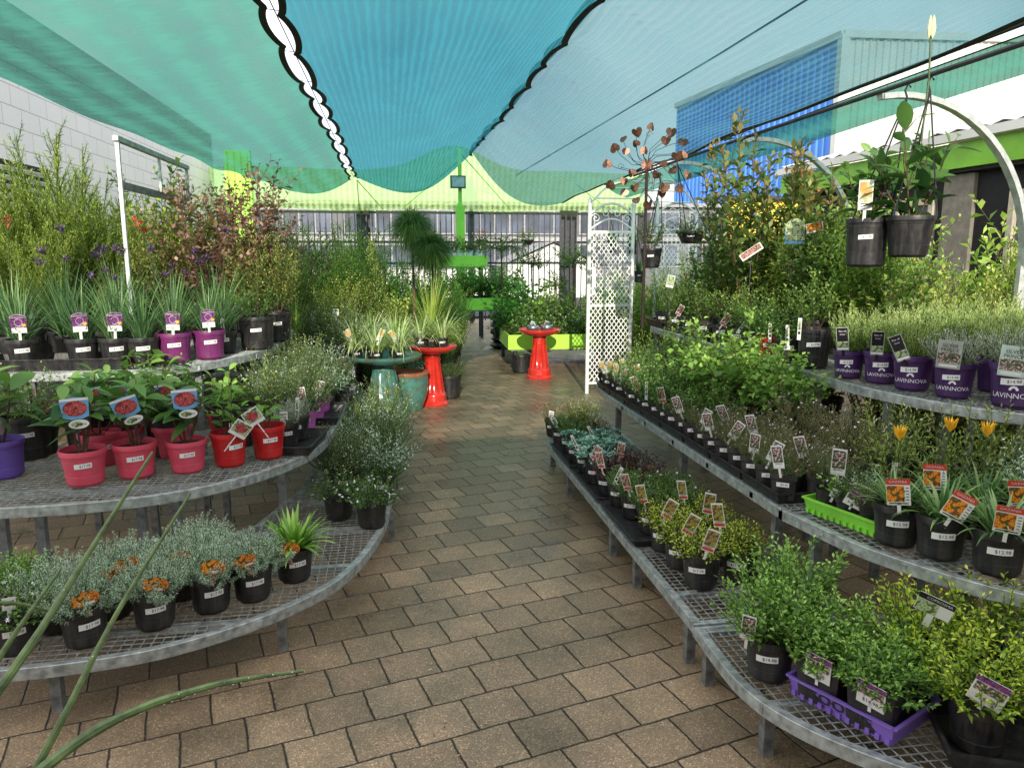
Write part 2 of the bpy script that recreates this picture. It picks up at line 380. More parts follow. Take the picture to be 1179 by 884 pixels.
    def mesh(s, name, mats):
        V = np.concatenate(s.V).astype(np.float32); Q = np.concatenate(s.Q).astype(np.int32)
        me = bpy.data.meshes.new(name); me.vertices.add(len(V)); me.vertices.foreach_set('co', V.ravel())
        me.loops.add(Q.size); me.loops.foreach_set('vertex_index', Q.ravel())
        me.polygons.add(len(Q)); me.polygons.foreach_set('loop_start', np.arange(0, Q.size, 4, dtype=np.int32))
        me.polygons.foreach_set('material_index', np.concatenate(s.M).astype(np.int32))
        at = me.attributes.new('v', 'FLOAT', 'FACE'); at.data.foreach_set('value', np.clip(np.concatenate(s.A), 0, 1).astype(np.float32))
        for m in mats: me.materials.append(m)
        me.update(calc_edges=True); me.validate(); return me

_pm = {}
def plant(kind, v=0):
    key = (kind, v)
    if key in _pm: return _pm[key]
    f = Fol(sum(ord(c) * (i + 3) for i, c in enumerate(kind)) + v * 101)
    st = M['greenstem']; fl = M['fl_white']; lm = L['mid']
    if kind == 'curry':
        f.grow(54, .2, .045, 1.3, branch=4, blen=.35, LL=.02, LW=.0042, space=.0068, per=3, ang=1.0, start=.15, curl=.75, hmin=.75); lm = L['silver']
    elif kind == 'bigleaf':
        f.grow(4, .36, .015, .45, branch=3, blen=.4, LL=.2, LW=.066, space=.034, ang=1.2, start=.5, big=True, droop=.35, sr=.006, small_tip=.8, bstart=.5); lm = L['big']; st = M['bark']
    elif kind == 'roundleaf':
        f.grow(4, .26, .02, .4, branch=2, LL=.1, LW=.05, space=.03, ang=1.1, start=.35, big=True, droop=.2, sr=.004); lm = L['bright']; st = M['bark']
    elif kind == 'fern':
        f.blades(110, (.12, .22), .024, (.2, 1.4), .5, br=.03); lm = L['bright']
    elif kind == 'carpet':
        f.grow(60, .17, .05, 1.35, branch=2, LL=.018, LW=.012, space=.009, ang=1.1, start=.25, fl=26, flr=.009, hmin=.6); lm = L['mid']
    elif kind == 'carpettall':
        f.grow(60, .34, .06, .9, branch=4, LL=.018, LW=.009, space=.012, ang=1.0, start=.2, fl=22, flr=.007); lm = L['heath']
    elif kind == 'bush':
        f.grow(52, .27, .05, .85, branch=4, blen=.3, LL=.038, LW=.017, space=.012, ang=.9, start=.2, tipl=.45); lm = L['bright']
    elif kind == 'bushlow':
        f.grow(60, .2, .05, 1.15, branch=4, blen=.35, LL=.038, LW=.018, space=.011, ang=.95, start=.2, tipl=.4); lm = L['bright']
    elif kind == 'bushyellow':
        f.grow(50, .26, .05, .9, branch=4, blen=.3, LL=.036, LW=.016, space=.012, ang=.9, start=.25, tipl=.5); lm = L['yellow']
    elif kind == 'abelia':
        f.grow(40, .15, .04, 1.1, branch=3, blen=.4, LL=.026, LW=.012, space=.01, ang=.95, start=.2, tipl=.6); lm = L['yellow']; st = M['redstem']
    elif kind == 'lav':
        f.grow(60, .27, .05, .4, branch=2, blen=.3, bang=.4, LL=.032, LW=.0042, space=.008, per=2, ang=.55, start=.12, curl=.8); lm = L['lav']
    elif kind == 'silver':
        f.grow(60, .2, .05, .75, branch=2, blen=.35, bang=.5, LL=.026, LW=.0042, space=.008, per=2, ang=.6, start=.15); lm = L['whitesilver']
    elif kind == 'feather':
        f.grow(30, .95, .07, .34, branch=12, blen=.32, bang=.55, LL=.04, LW=.0075, space=.011, per=2, ang=.75, start=.1, sr=.004, jit=.05, tipl=.4); lm = L['feather']
    elif kind == 'smoke':
        f.grow(10, 1.0, .05, .5, branch=8, blen=.4, LL=.06, LW=.042, space=.024, ang=1.0, start=.25, sr=.004, jit=.09, tipl=.2); lm = L['redleaf']; st = M['redstem']
    elif kind == 'mixed':
        f.grow(14, .78, .06, .5, branch=9, blen=.4, LL=.05, LW=.022, space=.015, ang=.9, start=.15, sr=.004, jit=.08, fl=8, flr=.016, flm=2); lm = L['olive']; st = M['bark']; fl = M['fl_rose']
    elif kind == 'strap':
        f.blades(95, (.22, .5), .0075, (.05, 1.15), .6, br=.05); lm = L['grass']
    elif kind == 'strapspike':
        f.blades(75, (.22, .48), .008, (.05, 1.1), .55, br=.05); lm = L['grass']
        for i in range(4):
            a = f.r.uniform(0, 6.3); t = np.array([math.cos(a) * .1, math.sin(a) * .1, f.r.uniform(.4, .58)])
            f.stem(np.array([[0, 0, 0], t * .5 + [0, 0, .02], t]), .003, .002)
            f.leaves(np.tile(t, (24, 1)) + f.r.normal(0, .008, (24, 3)), f.r.normal(0, .6, (24, 3)) + [0, 0, .8], .035, .008, 2, .5)
        fl = M['fl_purple']
    elif kind == 'paw':
        f.blades(50, (.25, .4), .011, (.05, .7), .35, br=.04); lm = L['grass']
        for i in range(2):
            a = f.r.uniform(0, 6.3); t = np.array([math.cos(a) * .13, math.sin(a) * .13, f.r.uniform(.5, .72)])
            f.stem(np.array([[0, 0, 0], t * .5 + [0, 0, .02], t]), .003, .002)
            f.leaves(np.tile(t, (14, 1)) + f.r.normal(0, .01, (14, 3)), f.r.normal(0, .6, (14, 3)) + [0, 0, .6], .032, .01, 2, .5)
        fl = M['fl_red']
    elif kind == 'spider':
        f.blades(95, (.2, .4), .011, (.3, 1.4), .85, br=.05); lm = L['cream']
    elif kind == 'fountain':
        f.blades(120, (.45, .85), .006, (.05, .8), .5, br=.05); lm = L['feather']
    elif kind == 'citrus':
        f.grow(9, .7, .03, .5, branch=9, blen=.42, LL=.07, LW=.034, space=.017, ang=1.0, start=.3, sr=.004, big=False, droop=.2, tipl=.45); lm = L['mid']; st = M['bark']
    elif kind == 'citrusyellow':
        f.grow(12, .55, .04, .6, branch=6, blen=.4, LL=.055, LW=.026, space=.019, ang=1.0, start=.2, sr=.004, tipl=.6); lm = L['yellow']; st = M['bark']
    elif kind == 'photinia':
        f.grow(5, 1.4, .04, .2, branch=13, blen=.17, bang=.8, LL=.125, LW=.054, space=.022, ang=.95, start=.2, sr=.005, jit=.03, big=False, tipl=.5); lm = L['photinia']; st = M['redstem']
    elif kind == 'upright':
        f.grow(24, .95, .08, .36, branch=9, blen=.28, bang=.7, LL=.055, LW=.02, space=.014, ang=.8, start=.12, sr=.004, tipl=.5); lm = L['olive']; st = M['bark']
    elif kind == 'bushtall':
        f.grow(30, 1.0, .12, .42, branch=11, blen=.3, bang=.8, LL=.042, LW=.019, space=.0135, ang=.9, start=.06, sr=.004, jit=.06, tipl=.45); lm = L['leafy'] if v == 0 else L['leafyyellow']; st = M['bark']
    elif kind == 'leafytall':
        f.grow(16, .8, .08, .5, branch=9, blen=.38, LL=.075, LW=.036, space=.018, ang=1.05, start=.1, sr=.004, tipl=.5); lm = L['leafy'] if v == 0 else L['leafyyellow']; st = M['bark']
    elif kind == 'jungle':
        f.grow(12, .62, .04, .6, branch=7, blen=.4, LL=.062, LW=.032, space=.018, ang=1.05, start=.2, sr=.004, tipl=.4); lm = L['mid']; st = M['bark']
    elif kind == 'broad':
        f.grow(18, .46, .05, .95, branch=6, blen=.4, LL=.068, LW=.046, space=.02, ang=1.1, start=.2, big=False, tipl=.55, wpos=.4); lm = L['bright']; st = M['redstem']
    elif kind == 'shade':
        f.grow(14, .42, .06, .8, branch=6, blen=.4, LL=.04, LW=.022, space=.016, ang=1.05, start=.1); lm = L['mid']
    elif kind == 'succulent':
        for i in range(14):
            a = f.r.uniform(0, 6.3); q = f.r.uniform(0, .1); c = np.array([math.cos(a) * q, math.sin(a) * q, f.r.uniform(.01, .07)])
            k = 16; az = np.arange(k) * 2.4; el = np.linspace(.1, 1.3, k)
            d = np.stack([np.cos(az) * np.cos(el), np.sin(az) * np.cos(el), np.sin(el)], 1)
            f.leaves(np.tile(c, (k, 1)), d, np.linspace(.04, .016, k), .017, 0, f.r.uniform(.2, .9, k), droop=-.1, fold=.5, wpos=.65)
        f.grow(16, .12, .04, 1.1, LL=.03, LW=.015, space=.01, ang=1.0); lm = L['blue']
    elif kind == 'maroon':
        f.grow(26, .13, .04, 1.0, branch=2, LL=.026, LW=.018, space=.013, ang=1.1, start=.3); lm = L['maroon']
    elif kind == 'heath':
        f.grow(42, .17, .045, .8, branch=4, blen=.35, LL=.012, LW=.0028, space=.0055, per=2, ang=.9, start=.1, fl=16, flr=.006); lm = L['heath']; fl = M['fl_pink']
    elif kind == 'heathtall':
        f.grow(42, .26, .05, .8, branch=5, blen=.35, LL=.015, LW=.0035, space=.007, per=2, ang=.9, start=.1, fl=26, flr=.007); lm = L['heath']; st = M['redstem']
    elif kind == 'dwarf':
        f.grow(44, .15, .045, .9, branch=3, blen=.35, LL=.016, LW=.006, space=.008, per=2, ang=.9, start=.1, fl=8, flr=.008); lm = L['mid']
    elif kind == 'grey':
        f.grow(36, .26, .05, .95, branch=3, blen=.35, LL=.036, LW=.011, space=.012, ang=.85, start=.1, tipl=.3); lm = L['silver']
    elif kind == 'willow':
        f.grow(20, .36, .05, .75, branch=3, blen=.3, LL=.045, LW=.011, space=.014, ang=.8, start=.1, fl=8, flr=.007); lm = L['olive']
    elif kind == 'gazania':
        f.blades(75, (.09, .18), .013, (.2, 1.4), .6, br=.04); lm = L['dark']
        f.blades(18, (.12, .2), .014, (.3, 1.4), .7, br=.04, av=(.7, 1))
    elif kind == 'gazaniaflower':
        f.blades(75, (.09, .17), .013, (.2, 1.4), .6, br=.04); lm = L['dark']; fl = M['fl_yellow']
        t = np.array([.01, .02, .24]); f.stem(np.array([[0, 0, 0], [.01, 0, .1], t]), .003, .0025)
        f.leaves(np.tile(t, (14, 1)), np.stack([np.cos(np.arange(14) * .45) * .45, np.sin(np.arange(14) * .45) * .45, np.ones(14)], 1), .055, .014, 2, .5, droop=-.02)
    elif kind == 'redflower':
        f.grow(22, .24, .05, .9, branch=3, LL=.035, LW=.022, space=.018, ang=1.1, start=.1, fl=16, flr=.018); lm = L['mid']; fl = M['fl_red']
    elif kind == 'pinkflower':
        f.grow(22, .22, .05, 1.0, branch=2, LL=.03, LW=.02, space=.02, ang=1.1, start=.1, fl=34, flr=.02); lm = L['mid']; fl = M['fl_pink']
    elif kind == 'whiteflower':
        f.grow(26, .3, .05, .9, branch=3, LL=.035, LW=.02, space=.018, ang=1.1, start=.1, fl=16, flr=.014); lm = L['bright']
    elif kind == 'trailing':
        f.grow(36, .2, .05, 1.3, branch=2, LL=.026, LW=.014, space=.012, ang=1.1, start=.05, dips=.5); lm = L['mid']
    elif kind == 'magnolia':
        f.grow(5, .42, .02, .5, branch=3, blen=.5, LL=.17, LW=.068, space=.04, ang=1.0, start=.1, big=True, droop=.2, sr=.005); lm = L['big']; st = M['bark']
    elif kind == 'papyrus':
        for c, rr, cnt in (((0, 0, 0), .34, 2600),):
            d = f.r.normal(0, 1, (cnt, 3)); d[:, 2] = d[:, 2] * .8 + .25
            d = unit(d); ln = f.r.uniform(.6, 1, cnt) * rr
            f.leaves(np.tile(c, (cnt, 1)) + d * .03, d, ln, .0055, 0, f.r.uniform(.1, .9, cnt), droop=.35, wpos=.6)
        lm = L['papyrus']
    elif kind == 'weeping':
        f.grow(30, .42, .02, 1.0, branch=4, blen=.35, LL=.04, LW=.012, space=.014, ang=.7, start=.15, dips=2.3, curl=.2); lm = L['olive']; st = M['bark']
    elif kind == 'ballhead':
        f.grow(26, .3, .02, 1.5, branch=4, blen=.5, LL=.045, LW=.022, space=.016, ang=1.0, start=.2, curl=.1); lm = L['bright']; st = M['bark']
    elif kind == 'aloe':
        f.blades(26, (.12, .2), .022, (.05, .6), .1, br=.02); lm = L['grass']
    me = f.mesh(kind, [lm, st, fl]); _pm[key] = me; return me

# ------------------------------------------------------------------ writing
def text_geo(txt, h, bold=0.0):
    c = bpy.data.curves.new('t', 'FONT'); c.body = txt; c.size = h; c.align_x = 'CENTER'; c.align_y = 'CENTER'; c.resolution_u = 2; c.offset = bold
    o = bpy.data.objects.new('t', c); col.objects.link(o)
    dg = bpy.context.evaluated_depsgraph_get(); me = bpy.data.meshes.new_from_object(o.evaluated_get(dg))
    V = [tuple(v.co) for v in me.vertices]; Fs = [tuple(p.vertices) for p in me.polygons]
    bpy.data.objects.remove(o); bpy.data.curves.remove(c); bpy.data.meshes.remove(me)
    return V, Fs

# ------------------------------------------------------------------ pots.  local -Y is the front
_pots = {}
POTS = {  # r_top, r_bottom, height, material
    'black': (.085, .066, .15, 'black'), 'blackbig': (.12, .1, .22, 'black'), 'pink': (.098, .075, .165, 'pink'), 'red': (.088, .068, .17, 'red'),
    'magenta': (.095, .075, .17, 'magenta'), 'orchid': (.07, .055, .12, 'orchid'), 'violet': (.1, .085, .18, 'violet'),
    'purple': (.088, .07, .16, 'purple'), 'blacktall': (.085, .075, .21, 'black'), 'small': (.055, .045, .105, 'black'), 'redsmall': (.08, .06, .13, 'red'), 'hang': (.11, .095, .25, 'black'), 'hangtwo': (.12, .09, .21, 'black'), 'hangbowl': (.16, .1, .13, 'black')}
def pot_meshes(k):
    if k in _pots: return _pots[k]
    rt, rb, h, mt = POTS[k]; b = MB()
    if k == 'small':   # square nursery tube
        def ring(r, z): return [(sx * r, sy * r, z) for sx, sy in ((-1, -1), (-.72, -1.08), (.72, -1.08), (1, -1), (1.08, -.72), (1.08, .72), (1, 1), (.72, 1.08), (-.72, 1.08), (-1, 1), (-1.08, .72), (-1.08, -.72))]
        prof = [(rb * .92, .0), (rb, .004), (rt * .93, h - .022), (rt, h - .02), (rt, h), (rt - .004, h), (rt * .88, h - .03)]
        V = []; 
        for r_, z in prof: V += ring(r_ * .93, z)
        n = 12; fs = [(i * n + j, i * n + (j + 1) % n, (i + 1) * n + (j + 1) % n, (i + 1) * n + j) for i in range(len(prof) - 1) for j in range(n)]
        b.add(V, fs + [tuple(range(11, -1, -1))])
        soil = MB().box((0, 0, h - .02), (rt * 1.7, rt * 1.7, .004))
    else:
        b.lathe([(rb * .8, .0), (rb * .9, .0), (rb, .012), (rb * 1.02, .013), (rb + (rt * .95 - rb) * .3, h * .3), (rb + (rt * .95 - rb) * .31 - .0012, h * .305), (rb + (rt * .95 - rb) * .86, h * .86 - .012), (rb + (rt * .95 - rb) * .86 + .0018, h * .86 - .01), (rt * .95, h - .026), (rt * .955, h - .024), (rt, h - .023), (rt * 1.005, h - .002), (rt, h), (rt * .955, h), (rt * .93, h - .03)], 26,
                flute=lambda a, z: (-.055 if (z < .0125 and math.cos(a * 7) > .55) else 0))
        soil = MB().lathe([(0.0, .004), (rt * .45, .006), (rt * .93, 0)], 18, c=(0, 0, h - .028))
    pm = b.mesh('pot', M[mt], True, 30); sm = soil.mesh('soil', M['soil'], True)
    _pots[k] = (pm, sm); return _pots[k]
_labels = {}
def label_mesh(k, price, off):
    key = (k, price, off)
    if key in _labels: return _labels[key]
    rt, rb, h, mt = POTS[k]; b = MB(); w = .036 if k != 'small' else .024; hh = .0115 if k != 'small' else .009
    zc = h * .62; rr = rb + (rt - rb) * zc / h
    if k == 'small':
        def put(x, z, d): return (x, -(rr * 1.08 * .93 + .003 + (z - zc) * .1) - d, z)
    else:
        def put(x, z, d):
            r_ = (rb + (rt * .95 - rb) * (z / h)) + .0022 + d; a = x / r_ + off
            return (r_ * math.sin(a), -r_ * math.cos(a), z)
    xs = [-w + 2 * w * i / 8 for i in range(9)]
    V = [put(x, zc - hh + x * .06, 0) for x in xs] + [put(x, zc + hh + x * .06, 0) for x in xs]
    b.add(V, [(i, i + 1, i + 10, i + 9) for i in range(8)], 0)
    tv, tf = text_geo(price, .0165 if k != 'small' else .012)
    b.add([put(x + w * .22, zc + y + x * .06, .0007) for x, y, z in tv], tf, 1)
    me = b.mesh('price_label', [M['label'], M['ink']]); _labels[key] = me; return me

# ------------------------------------------------------------------ plant tags (card on a stake), origin at stake foot, face -Y
_tags = {}
def tag_mesh(k):
    if k in _tags: return _tags[k]
    b = MB(); mats = [M['label']]
    def card(w, h, z0, mi, y=0.0, x0=0.0):
        b.box((x0, y, z0 + h / 2), (w, .0012, h), mi)
    def flat(w, h, z0, mi, y, x0=0.0):
        b.add([(x0 - w / 2, y, z0), (x0 + w / 2, y, z0), (x0 + w / 2, y, z0 + h), (x0 - w / 2, y, z0 + h)], [(0, 1, 2, 3)], mi)
    def txt(s, size, z, mi, y, x0=0.0):
        v, f = text_geo(s, size); b.add([(x + x0, y, z + yy) for x, yy, _ in v], f, mi)
    def disc(cx, cz, rx, rz, mi, y, n=20):
        b.add([(cx + rx * math.cos(2 * math.pi * i / n), y, cz + rz * math.sin(2 * math.pi * i / n)) for i in range(n)], [tuple(range(n))], mi)
    if k == 'festive':      # arched purple tag
        mats += [M['pic_purple'], M['inkwhite'], M['yellowdot'], M['ink']]
        card(.014, .06, 0, 0); card(.07, .032, .045, 0)
        pts = [(.04 * math.cos(R(a)), -.002, .13 + .022 * math.sin(R(a))) for a in range(0, 181, 15)]
        b.add([(-.036, -.002, .077), (.036, -.002, .077)] + pts, [tuple(range(2 + len(pts)))], 1)
        b.add([(x, y + .004, z) for x, y, z in [(-.036, -.002, .077), (.036, -.002, .077)] + pts], [tuple(range(2 + len(pts)))][::-1], 0)
        txt('Celebrations', .0145, .137, 2, -.0032); disc(.024, .092, .009, .009, 3, -.0032)
        b.tube([(.018 * math.cos(R(a)), -.003, .107 + .02 * math.sin(R(a))) for a in range(0, 361, 20)], .0012, 4, 2); txt('LAVENDER', .009, .081, 2, -.0032)
    elif k == 'shrubtag':     # blue tag with red flower and an oval below
        mats += [M['bluetag'], M['pic_redflower'], M['pic_green'], M['ink']]
        card(.007, .12, -.02, 4)
        b.add([(-.045, -.002, .165), (-.04, -.002, .098), (0, -.002, .085), (.04, -.002, .098), (.045, -.002, .165), (0, -.002, .172)], [(0, 1, 2, 3, 4, 5)], 1)
        flat(.086, .009, .158, 0, -.0028); disc(0, .13, .037, .028, 2, -.0035); disc(.006, .072, .034, .019, 4, -.002); disc(.006, .072, .032, .017, 0, -.003); disc(.0, .072, .018, .011, 3, -.004)
        txt('Flora', .012, .072, 4, -.0045, .016)
    elif k == 'gazania':
        mats += [M['redband'], M['pic_orange'], M['ink'], M['inkwhite']]
        card(.012, .05, 0, 0); card(.075, .098, .04, 0); flat(.075, .022, .117, 1, -.0012); txt('GAZANIA', .013, .128, 4, -.002)
        flat(.054, .06, .053, 2, -.0012, -.009)
        for i in range(5): flat(.009, .003, .06 + i * .011, 3, -.0014, .028)
        flat(.06, .004, .045, 3, -.0012)
    elif k == 'fire':        # small card, orange flower photo on top
        mats += [M['pic_orange'], M['ink'], M['pic_pink']]
        card(.02, .05, 0, 3); disc(0, .075, .043, .03, 1, -.002); disc(0, .075, .0432, .0302, 1, .002); flat(.03, .01, .055, 0, -.004, .01); disc(0, .046, .011, .013, 3, -.003)
    elif k == 'redcard':
        mats += [M['pic_redflower'], M['pic_green']]
        card(.006, .12, -.04, 0); card(.085, .085, .06, 0); flat(.077, .062, .077, 2, -.0012); disc(0, .108, .028, .024, 1, -.002)
    elif k in ('pinkwhite', 'greenyellow', 'pinktag', 'paleflower'):
        pm = {'pinkwhite': 'pic_pinkwhite', 'greenyellow': 'pic_greenyellow', 'pinktag': 'pic_pink', 'paleflower': 'pic_white'}[k]
        mats += [M[pm], M['ink'], M['redband']]
        card(.01, .05, 0, 0); card(.045, .1, .04, 0); flat(.039, .068, .066, 1, -.0012)
        flat(.04, .012, .045, 3 if k in ('greenyellow', 'pinktag') else 0, -.0013)
        if k == 'pinkwhite': flat(.03, .004, .13, 2, -.0012)
        flat(.028, .0025, .06, 2, -.0014)
    elif k == 'slim':
        mats += [M['ink'], M['pic_green']]
        card(.02, .13, 0, 0); flat(.013, .055, .06, 2, -.0012); flat(.012, .018, .034, 1, -.0012)
    elif k == 'blackframe':      # tall dark tag with pale border
        mats += [M['silvertag'], M['tagblack'], M['pic_green'], M['inkwhite']]
        card(.012, .04, 0, 2); card(.058, .125, .03, 1); flat(.052, .119, .033, 2, -.0012); flat(.05, .03, .05, 3, -.002); flat(.052, .012, .035, 0, -.0021)
        txt('Sea of', .014, .135, 4, -.002); txt('love', .014, .118, 4, -.002)
    elif k in ('silvertag', 'minttag'):
        mats += [M['silvertag'] if k == 'silvertag' else M['palegreentag'], M['ink'], M['pic_pinkwhite']]
        card(.095, .13, .02, 1); txt('SILVER', .021, .125, 2, -.0012); txt('PRINCE', .021, .105, 2, -.0012); flat(.088, .048, .045, 3, -.0012); flat(.07, .01, .028, 0, -.0012)
    elif k == 'stub':
        mats += [M['label'], M['ink']]; card(.04, .05, .03, 0); card(.012, .04, 0, 0); flat(.03, .006, .062, 2, -.0012); flat(.025, .004, .048, 2, -.0012)
    elif k == 'coprosma':
        mats += [M['tagblack'], M['inkwhite'], M['pic_green']]
        card(.02, .06, 0, 0); card(.1, .07, .05, 0); flat(.1, .022, .098, 1, -.0012); txt('COPROSMA', .0135, .109, 2, -.002, .008); flat(.06, .044, .052, 3, -.0012, -.018)
    elif k == 'purplecard':
        mats += [M['pic_purple'], M['ink'], M['pic_pinkwhite']]
        card(.01, .04, 0, 0); card(.085, .09, .02, 0); flat(.085, .02, .09, 1, -.0012); flat(.075, .03, .058, 3, -.0012); txt('$14.98', .018, .04, 2, -.0015)
    me = b.mesh('plant_tag', mats); _tags[k] = me; return me

# ------------------------------------------------------------------ one potted plant
def potted(X, Y, Z, kind, pot, label, cat='potted plant', group=None, ps=1.0, fs=1.0, tg=None, tz=1.0, ta=0.0, tx=0.0, tlift=None, trot=0.0, price='$17.98', face=None, lab=True, name=None, v=None, mark=None, off=0.0, tiltp=None):
    d = math.hypot(X, Y); th = (math.atan2(-X, Y) if face is None else face) + random.uniform(-.12, .12)
    t = empty(name or 'potted_plant', (X, Y, Z), th); tag(t, label, cat, group)
    if tiltp: t.rotation_euler = (tiltp[0], tiltp[1], th)
    pm, sm = pot_meshes(pot); rt, rb, h, _ = POTS[pot]
    p = link('pot', pm, t, sc=ps); link('soil', sm, t, sc=ps)
    if lab:
        link('price_label', label_mesh(pot, price, off), p)
    if mark:
        link('logo', mark_mesh(pot, mark), p)
    vv = random.randint(0, 1) if v is None else v
    link('foliage', plant(kind, vv), t, (0, 0, h * ps - .03 * ps), (0, 0, random.uniform(0, 6.28)), fs)
    if tg:
        a = ta; link('plant_tag', tag_mesh(tg), t, (tx + random.uniform(-.01, .01), -rt * ps * .93 - .004, (h * ps - .045) if tlift is None else tlift), (R(random.uniform(6, 20)), R(a + random.uniform(-4, 4)), trot), tz)
    return t
_marks = {}
def mark_mesh(k, s):
    if (k, s) in _marks: return _marks[(k, s)]
    rt, rb, h, mt = POTS[k]; b = MB(); zc = h * .3
    def put(x, z, d):
        r_ = (rb + (rt * .95 - rb) * (z / h)) + .0022 + d; a = x / r_
        return (r_ * math.sin(a), -r_ * math.cos(a), z)
    tv, tf = text_geo(s, .026); b.add([put(x, zc + y, .0007) for x, y, z in tv], tf, 0)
    for i in range(5):   # little emblem above the name
        a = R(90 + (i - 2) * 38); cx, cz = .011 * math.cos(a), zc + .022 + .011 * math.sin(a)
        b.add([put(cx + .005 * math.cos(q * 1.05), cz + .005 * math.sin(q * 1.05), .0007) for q in range(6)], [(0, 1, 2, 3, 4, 5)], 0)
    me = b.mesh('logo', [M['inkwhite']]); _marks[(k, s)] = me; return me
ORD = ['first', 'second', 'third', 'fourth', 'fifth', 'sixth', 'seventh', 'eighth', 'ninth', 'tenth', 'eleventh', 'twelfth', 'thirteenth', 'fourteenth', 'fifteenth', 'sixteenth', 'seventeenth', 'eighteenth', 'nineteenth', 'twentieth']

# ================================================================== GROUND
def paver_mat():
    m, nt, b = newmat('concrete pavers')
    tc = N(nt, 'ShaderNodeTexCoord'); mp = N(nt, 'ShaderNodeMapping'); mp.inputs['Rotation'].default_value = (0, 0, R(-14.5))
    nt.links.new(tc.outputs['Object'], mp.inputs['Vector'])
    nd = N(nt, 'ShaderNodeTexNoise'); nd.inputs['Scale'].default_value = 7; nd.inputs['Detail'].default_value = 3
    nt.links.new(mp.outputs[0], nd.inputs['Vector'])
    nd2 = N(nt, 'ShaderNodeTexNoise'); nd2.inputs['Scale'].default_value = 60; nt.links.new(mp.outputs[0], nd2.inputs['Vector'])
    def off(src, amt, base):
        s = N(nt, 'ShaderNodeVectorMath', operation='SUBTRACT'); s.inputs[1].default_value = (.5, .5, .5); nt.links.new(src, s.inputs[0])
        k = N(nt, 'ShaderNodeVectorMath', operation='SCALE'); k.inputs['Scale'].default_value = amt; nt.links.new(s.outputs[0], k.inputs[0])
        a = N(nt, 'ShaderNodeVectorMath', operation='ADD'); nt.links.new(base, a.inputs[0]); nt.links.new(k.outputs[0], a.inputs[1]); return a.outputs[0]
    v = off(nd.outputs['Color'], .016, mp.outputs[0]); v = off(nd2.outputs['Color'], .006, v)
    br = N(nt, 'ShaderNodeTexBrick'); br.offset = .5; br.inputs['Scale'].default_value = 1
    br.inputs['Brick Width'].default_value = .208; br.inputs['Row Height'].default_value = .198
    br.inputs['Mortar Size'].default_value = .0054; br.inputs['Mortar Smooth'].default_value = .9; br.inputs['Bias'].default_value = 0
    br.inputs['Color1'].default_value = (.2, .15, .1, 1); br.inputs['Color2'].default_value = (.33, .245, .165, 1); br.inputs['Mortar'].default_value = (.014, .015, .009, 1)
    nt.links.new(v, br.inputs['Vector'])
    # stone aggregate and stains
    ag = N(nt, 'ShaderNodeTexVoronoi'); ag.inputs['Scale'].default_value = 260; nt.links.new(tc.outputs['Object'], ag.inputs['Vector'])
    agc = N(nt, 'ShaderNodeSeparateColor'); nt.links.new(ag.outputs['Color'], agc.inputs[0])
    rp = N(nt, 'ShaderNodeValToRGB'); e = rp.color_ramp.elements
    e[0].position = 0; e[0].color = (.45, .42, .4, 1); e[1].position = 1; e[1].color = (2.6, 2.5, 2.3, 1)
    q = e.new(.25); q.color = (.85, .83, .8, 1); q = e.new(.86); q.color = (1.1, 1.08, 1.05, 1); q = e.new(.93); q.color = (1.9, 1.8, 1.65, 1)
    nt.links.new(agc.outputs[0], rp.inputs['Fac'])
    mu = N(nt, 'ShaderNodeMix', data_type='RGBA', blend_type='MULTIPLY'); mu.inputs[0].default_value = .8
    nt.links.new(br.outputs['Color'], mu.inputs[6]); nt.links.new(rp.outputs['Color'], mu.inputs[7])
    st = N(nt, 'ShaderNodeTexNoise'); st.inputs['Scale'].default_value = 1.7; st.inputs['Detail'].default_value = 8; st.inputs['Roughness'].default_value = .65
    nt.links.new(tc.outputs['Object'], st.inputs['Vector'])
    sr = N(nt, 'ShaderNodeValToRGB'); sr.color_ramp.elements[0].position = .35; sr.color_ramp.elements[0].color = (.5, .5, .46, 1)
    sr.color_ramp.elements[1].position = .65; sr.color_ramp.elements[1].color = (1.25, 1.2, 1.12, 1); nt.links.new(st.outputs['Fac'], sr.inputs['Fac'])
    m2 = N(nt, 'ShaderNodeMix', data_type='RGBA', blend_type='MULTIPLY'); m2.inputs[0].default_value = .85
    nt.links.new(mu.outputs[2], m2.inputs[6]); nt.links.new(sr.outputs['Color'], m2.inputs[7]); nt.links.new(m2.outputs[2], b.inputs['Base Color'])
    b.inputs['Roughness'].default_value = .62
    rr = N(nt, 'ShaderNodeMapRange'); rr.inputs[1].default_value = .35; rr.inputs[2].default_value = .7; rr.inputs[3].default_value = .22; rr.inputs[4].default_value = .7
    nt.links.new(st.outputs['Fac'], rr.inputs[0]); nt.links.new(rr.outputs[0], b.inputs['Roughness'])
    hh = N(nt, 'ShaderNodeMath', operation='MULTIPLY_ADD'); hh.inputs[1].default_value = -1.0
    nt.links.new(br.outputs['Fac'], hh.inputs[0])
    gs = N(nt, 'ShaderNodeMath', operation='MULTIPLY'); gs.inputs[1].default_value = .16; nt.links.new(agc.outputs[1], gs.inputs[0]); nt.links.new(gs.outputs[0], hh.inputs[2])
    bp = N(nt, 'ShaderNodeBump'); bp.inputs['Strength'].default_value = .8; bp.inputs['Distance'].default_value = .011
    nt.links.new(hh.outputs[0], bp.inputs['Height']); nt.links.new(bp.outputs['Normal'], b.inputs['Normal'])
    return m
tag(MB().add([(-150, -60, 0), (150, -60, 0), (150, 240, 0), (-150, 240, 0)], [(0, 1, 2, 3)]).build('ground', paver_mat()), kind='structure')
tag(MB().add([(-60, 18.2, .004), (60, 18.2, .004), (60, 26, .004), (-60, 26, .004)], [(0, 1, 2, 3)]).build('road', M['road']), kind='structure')

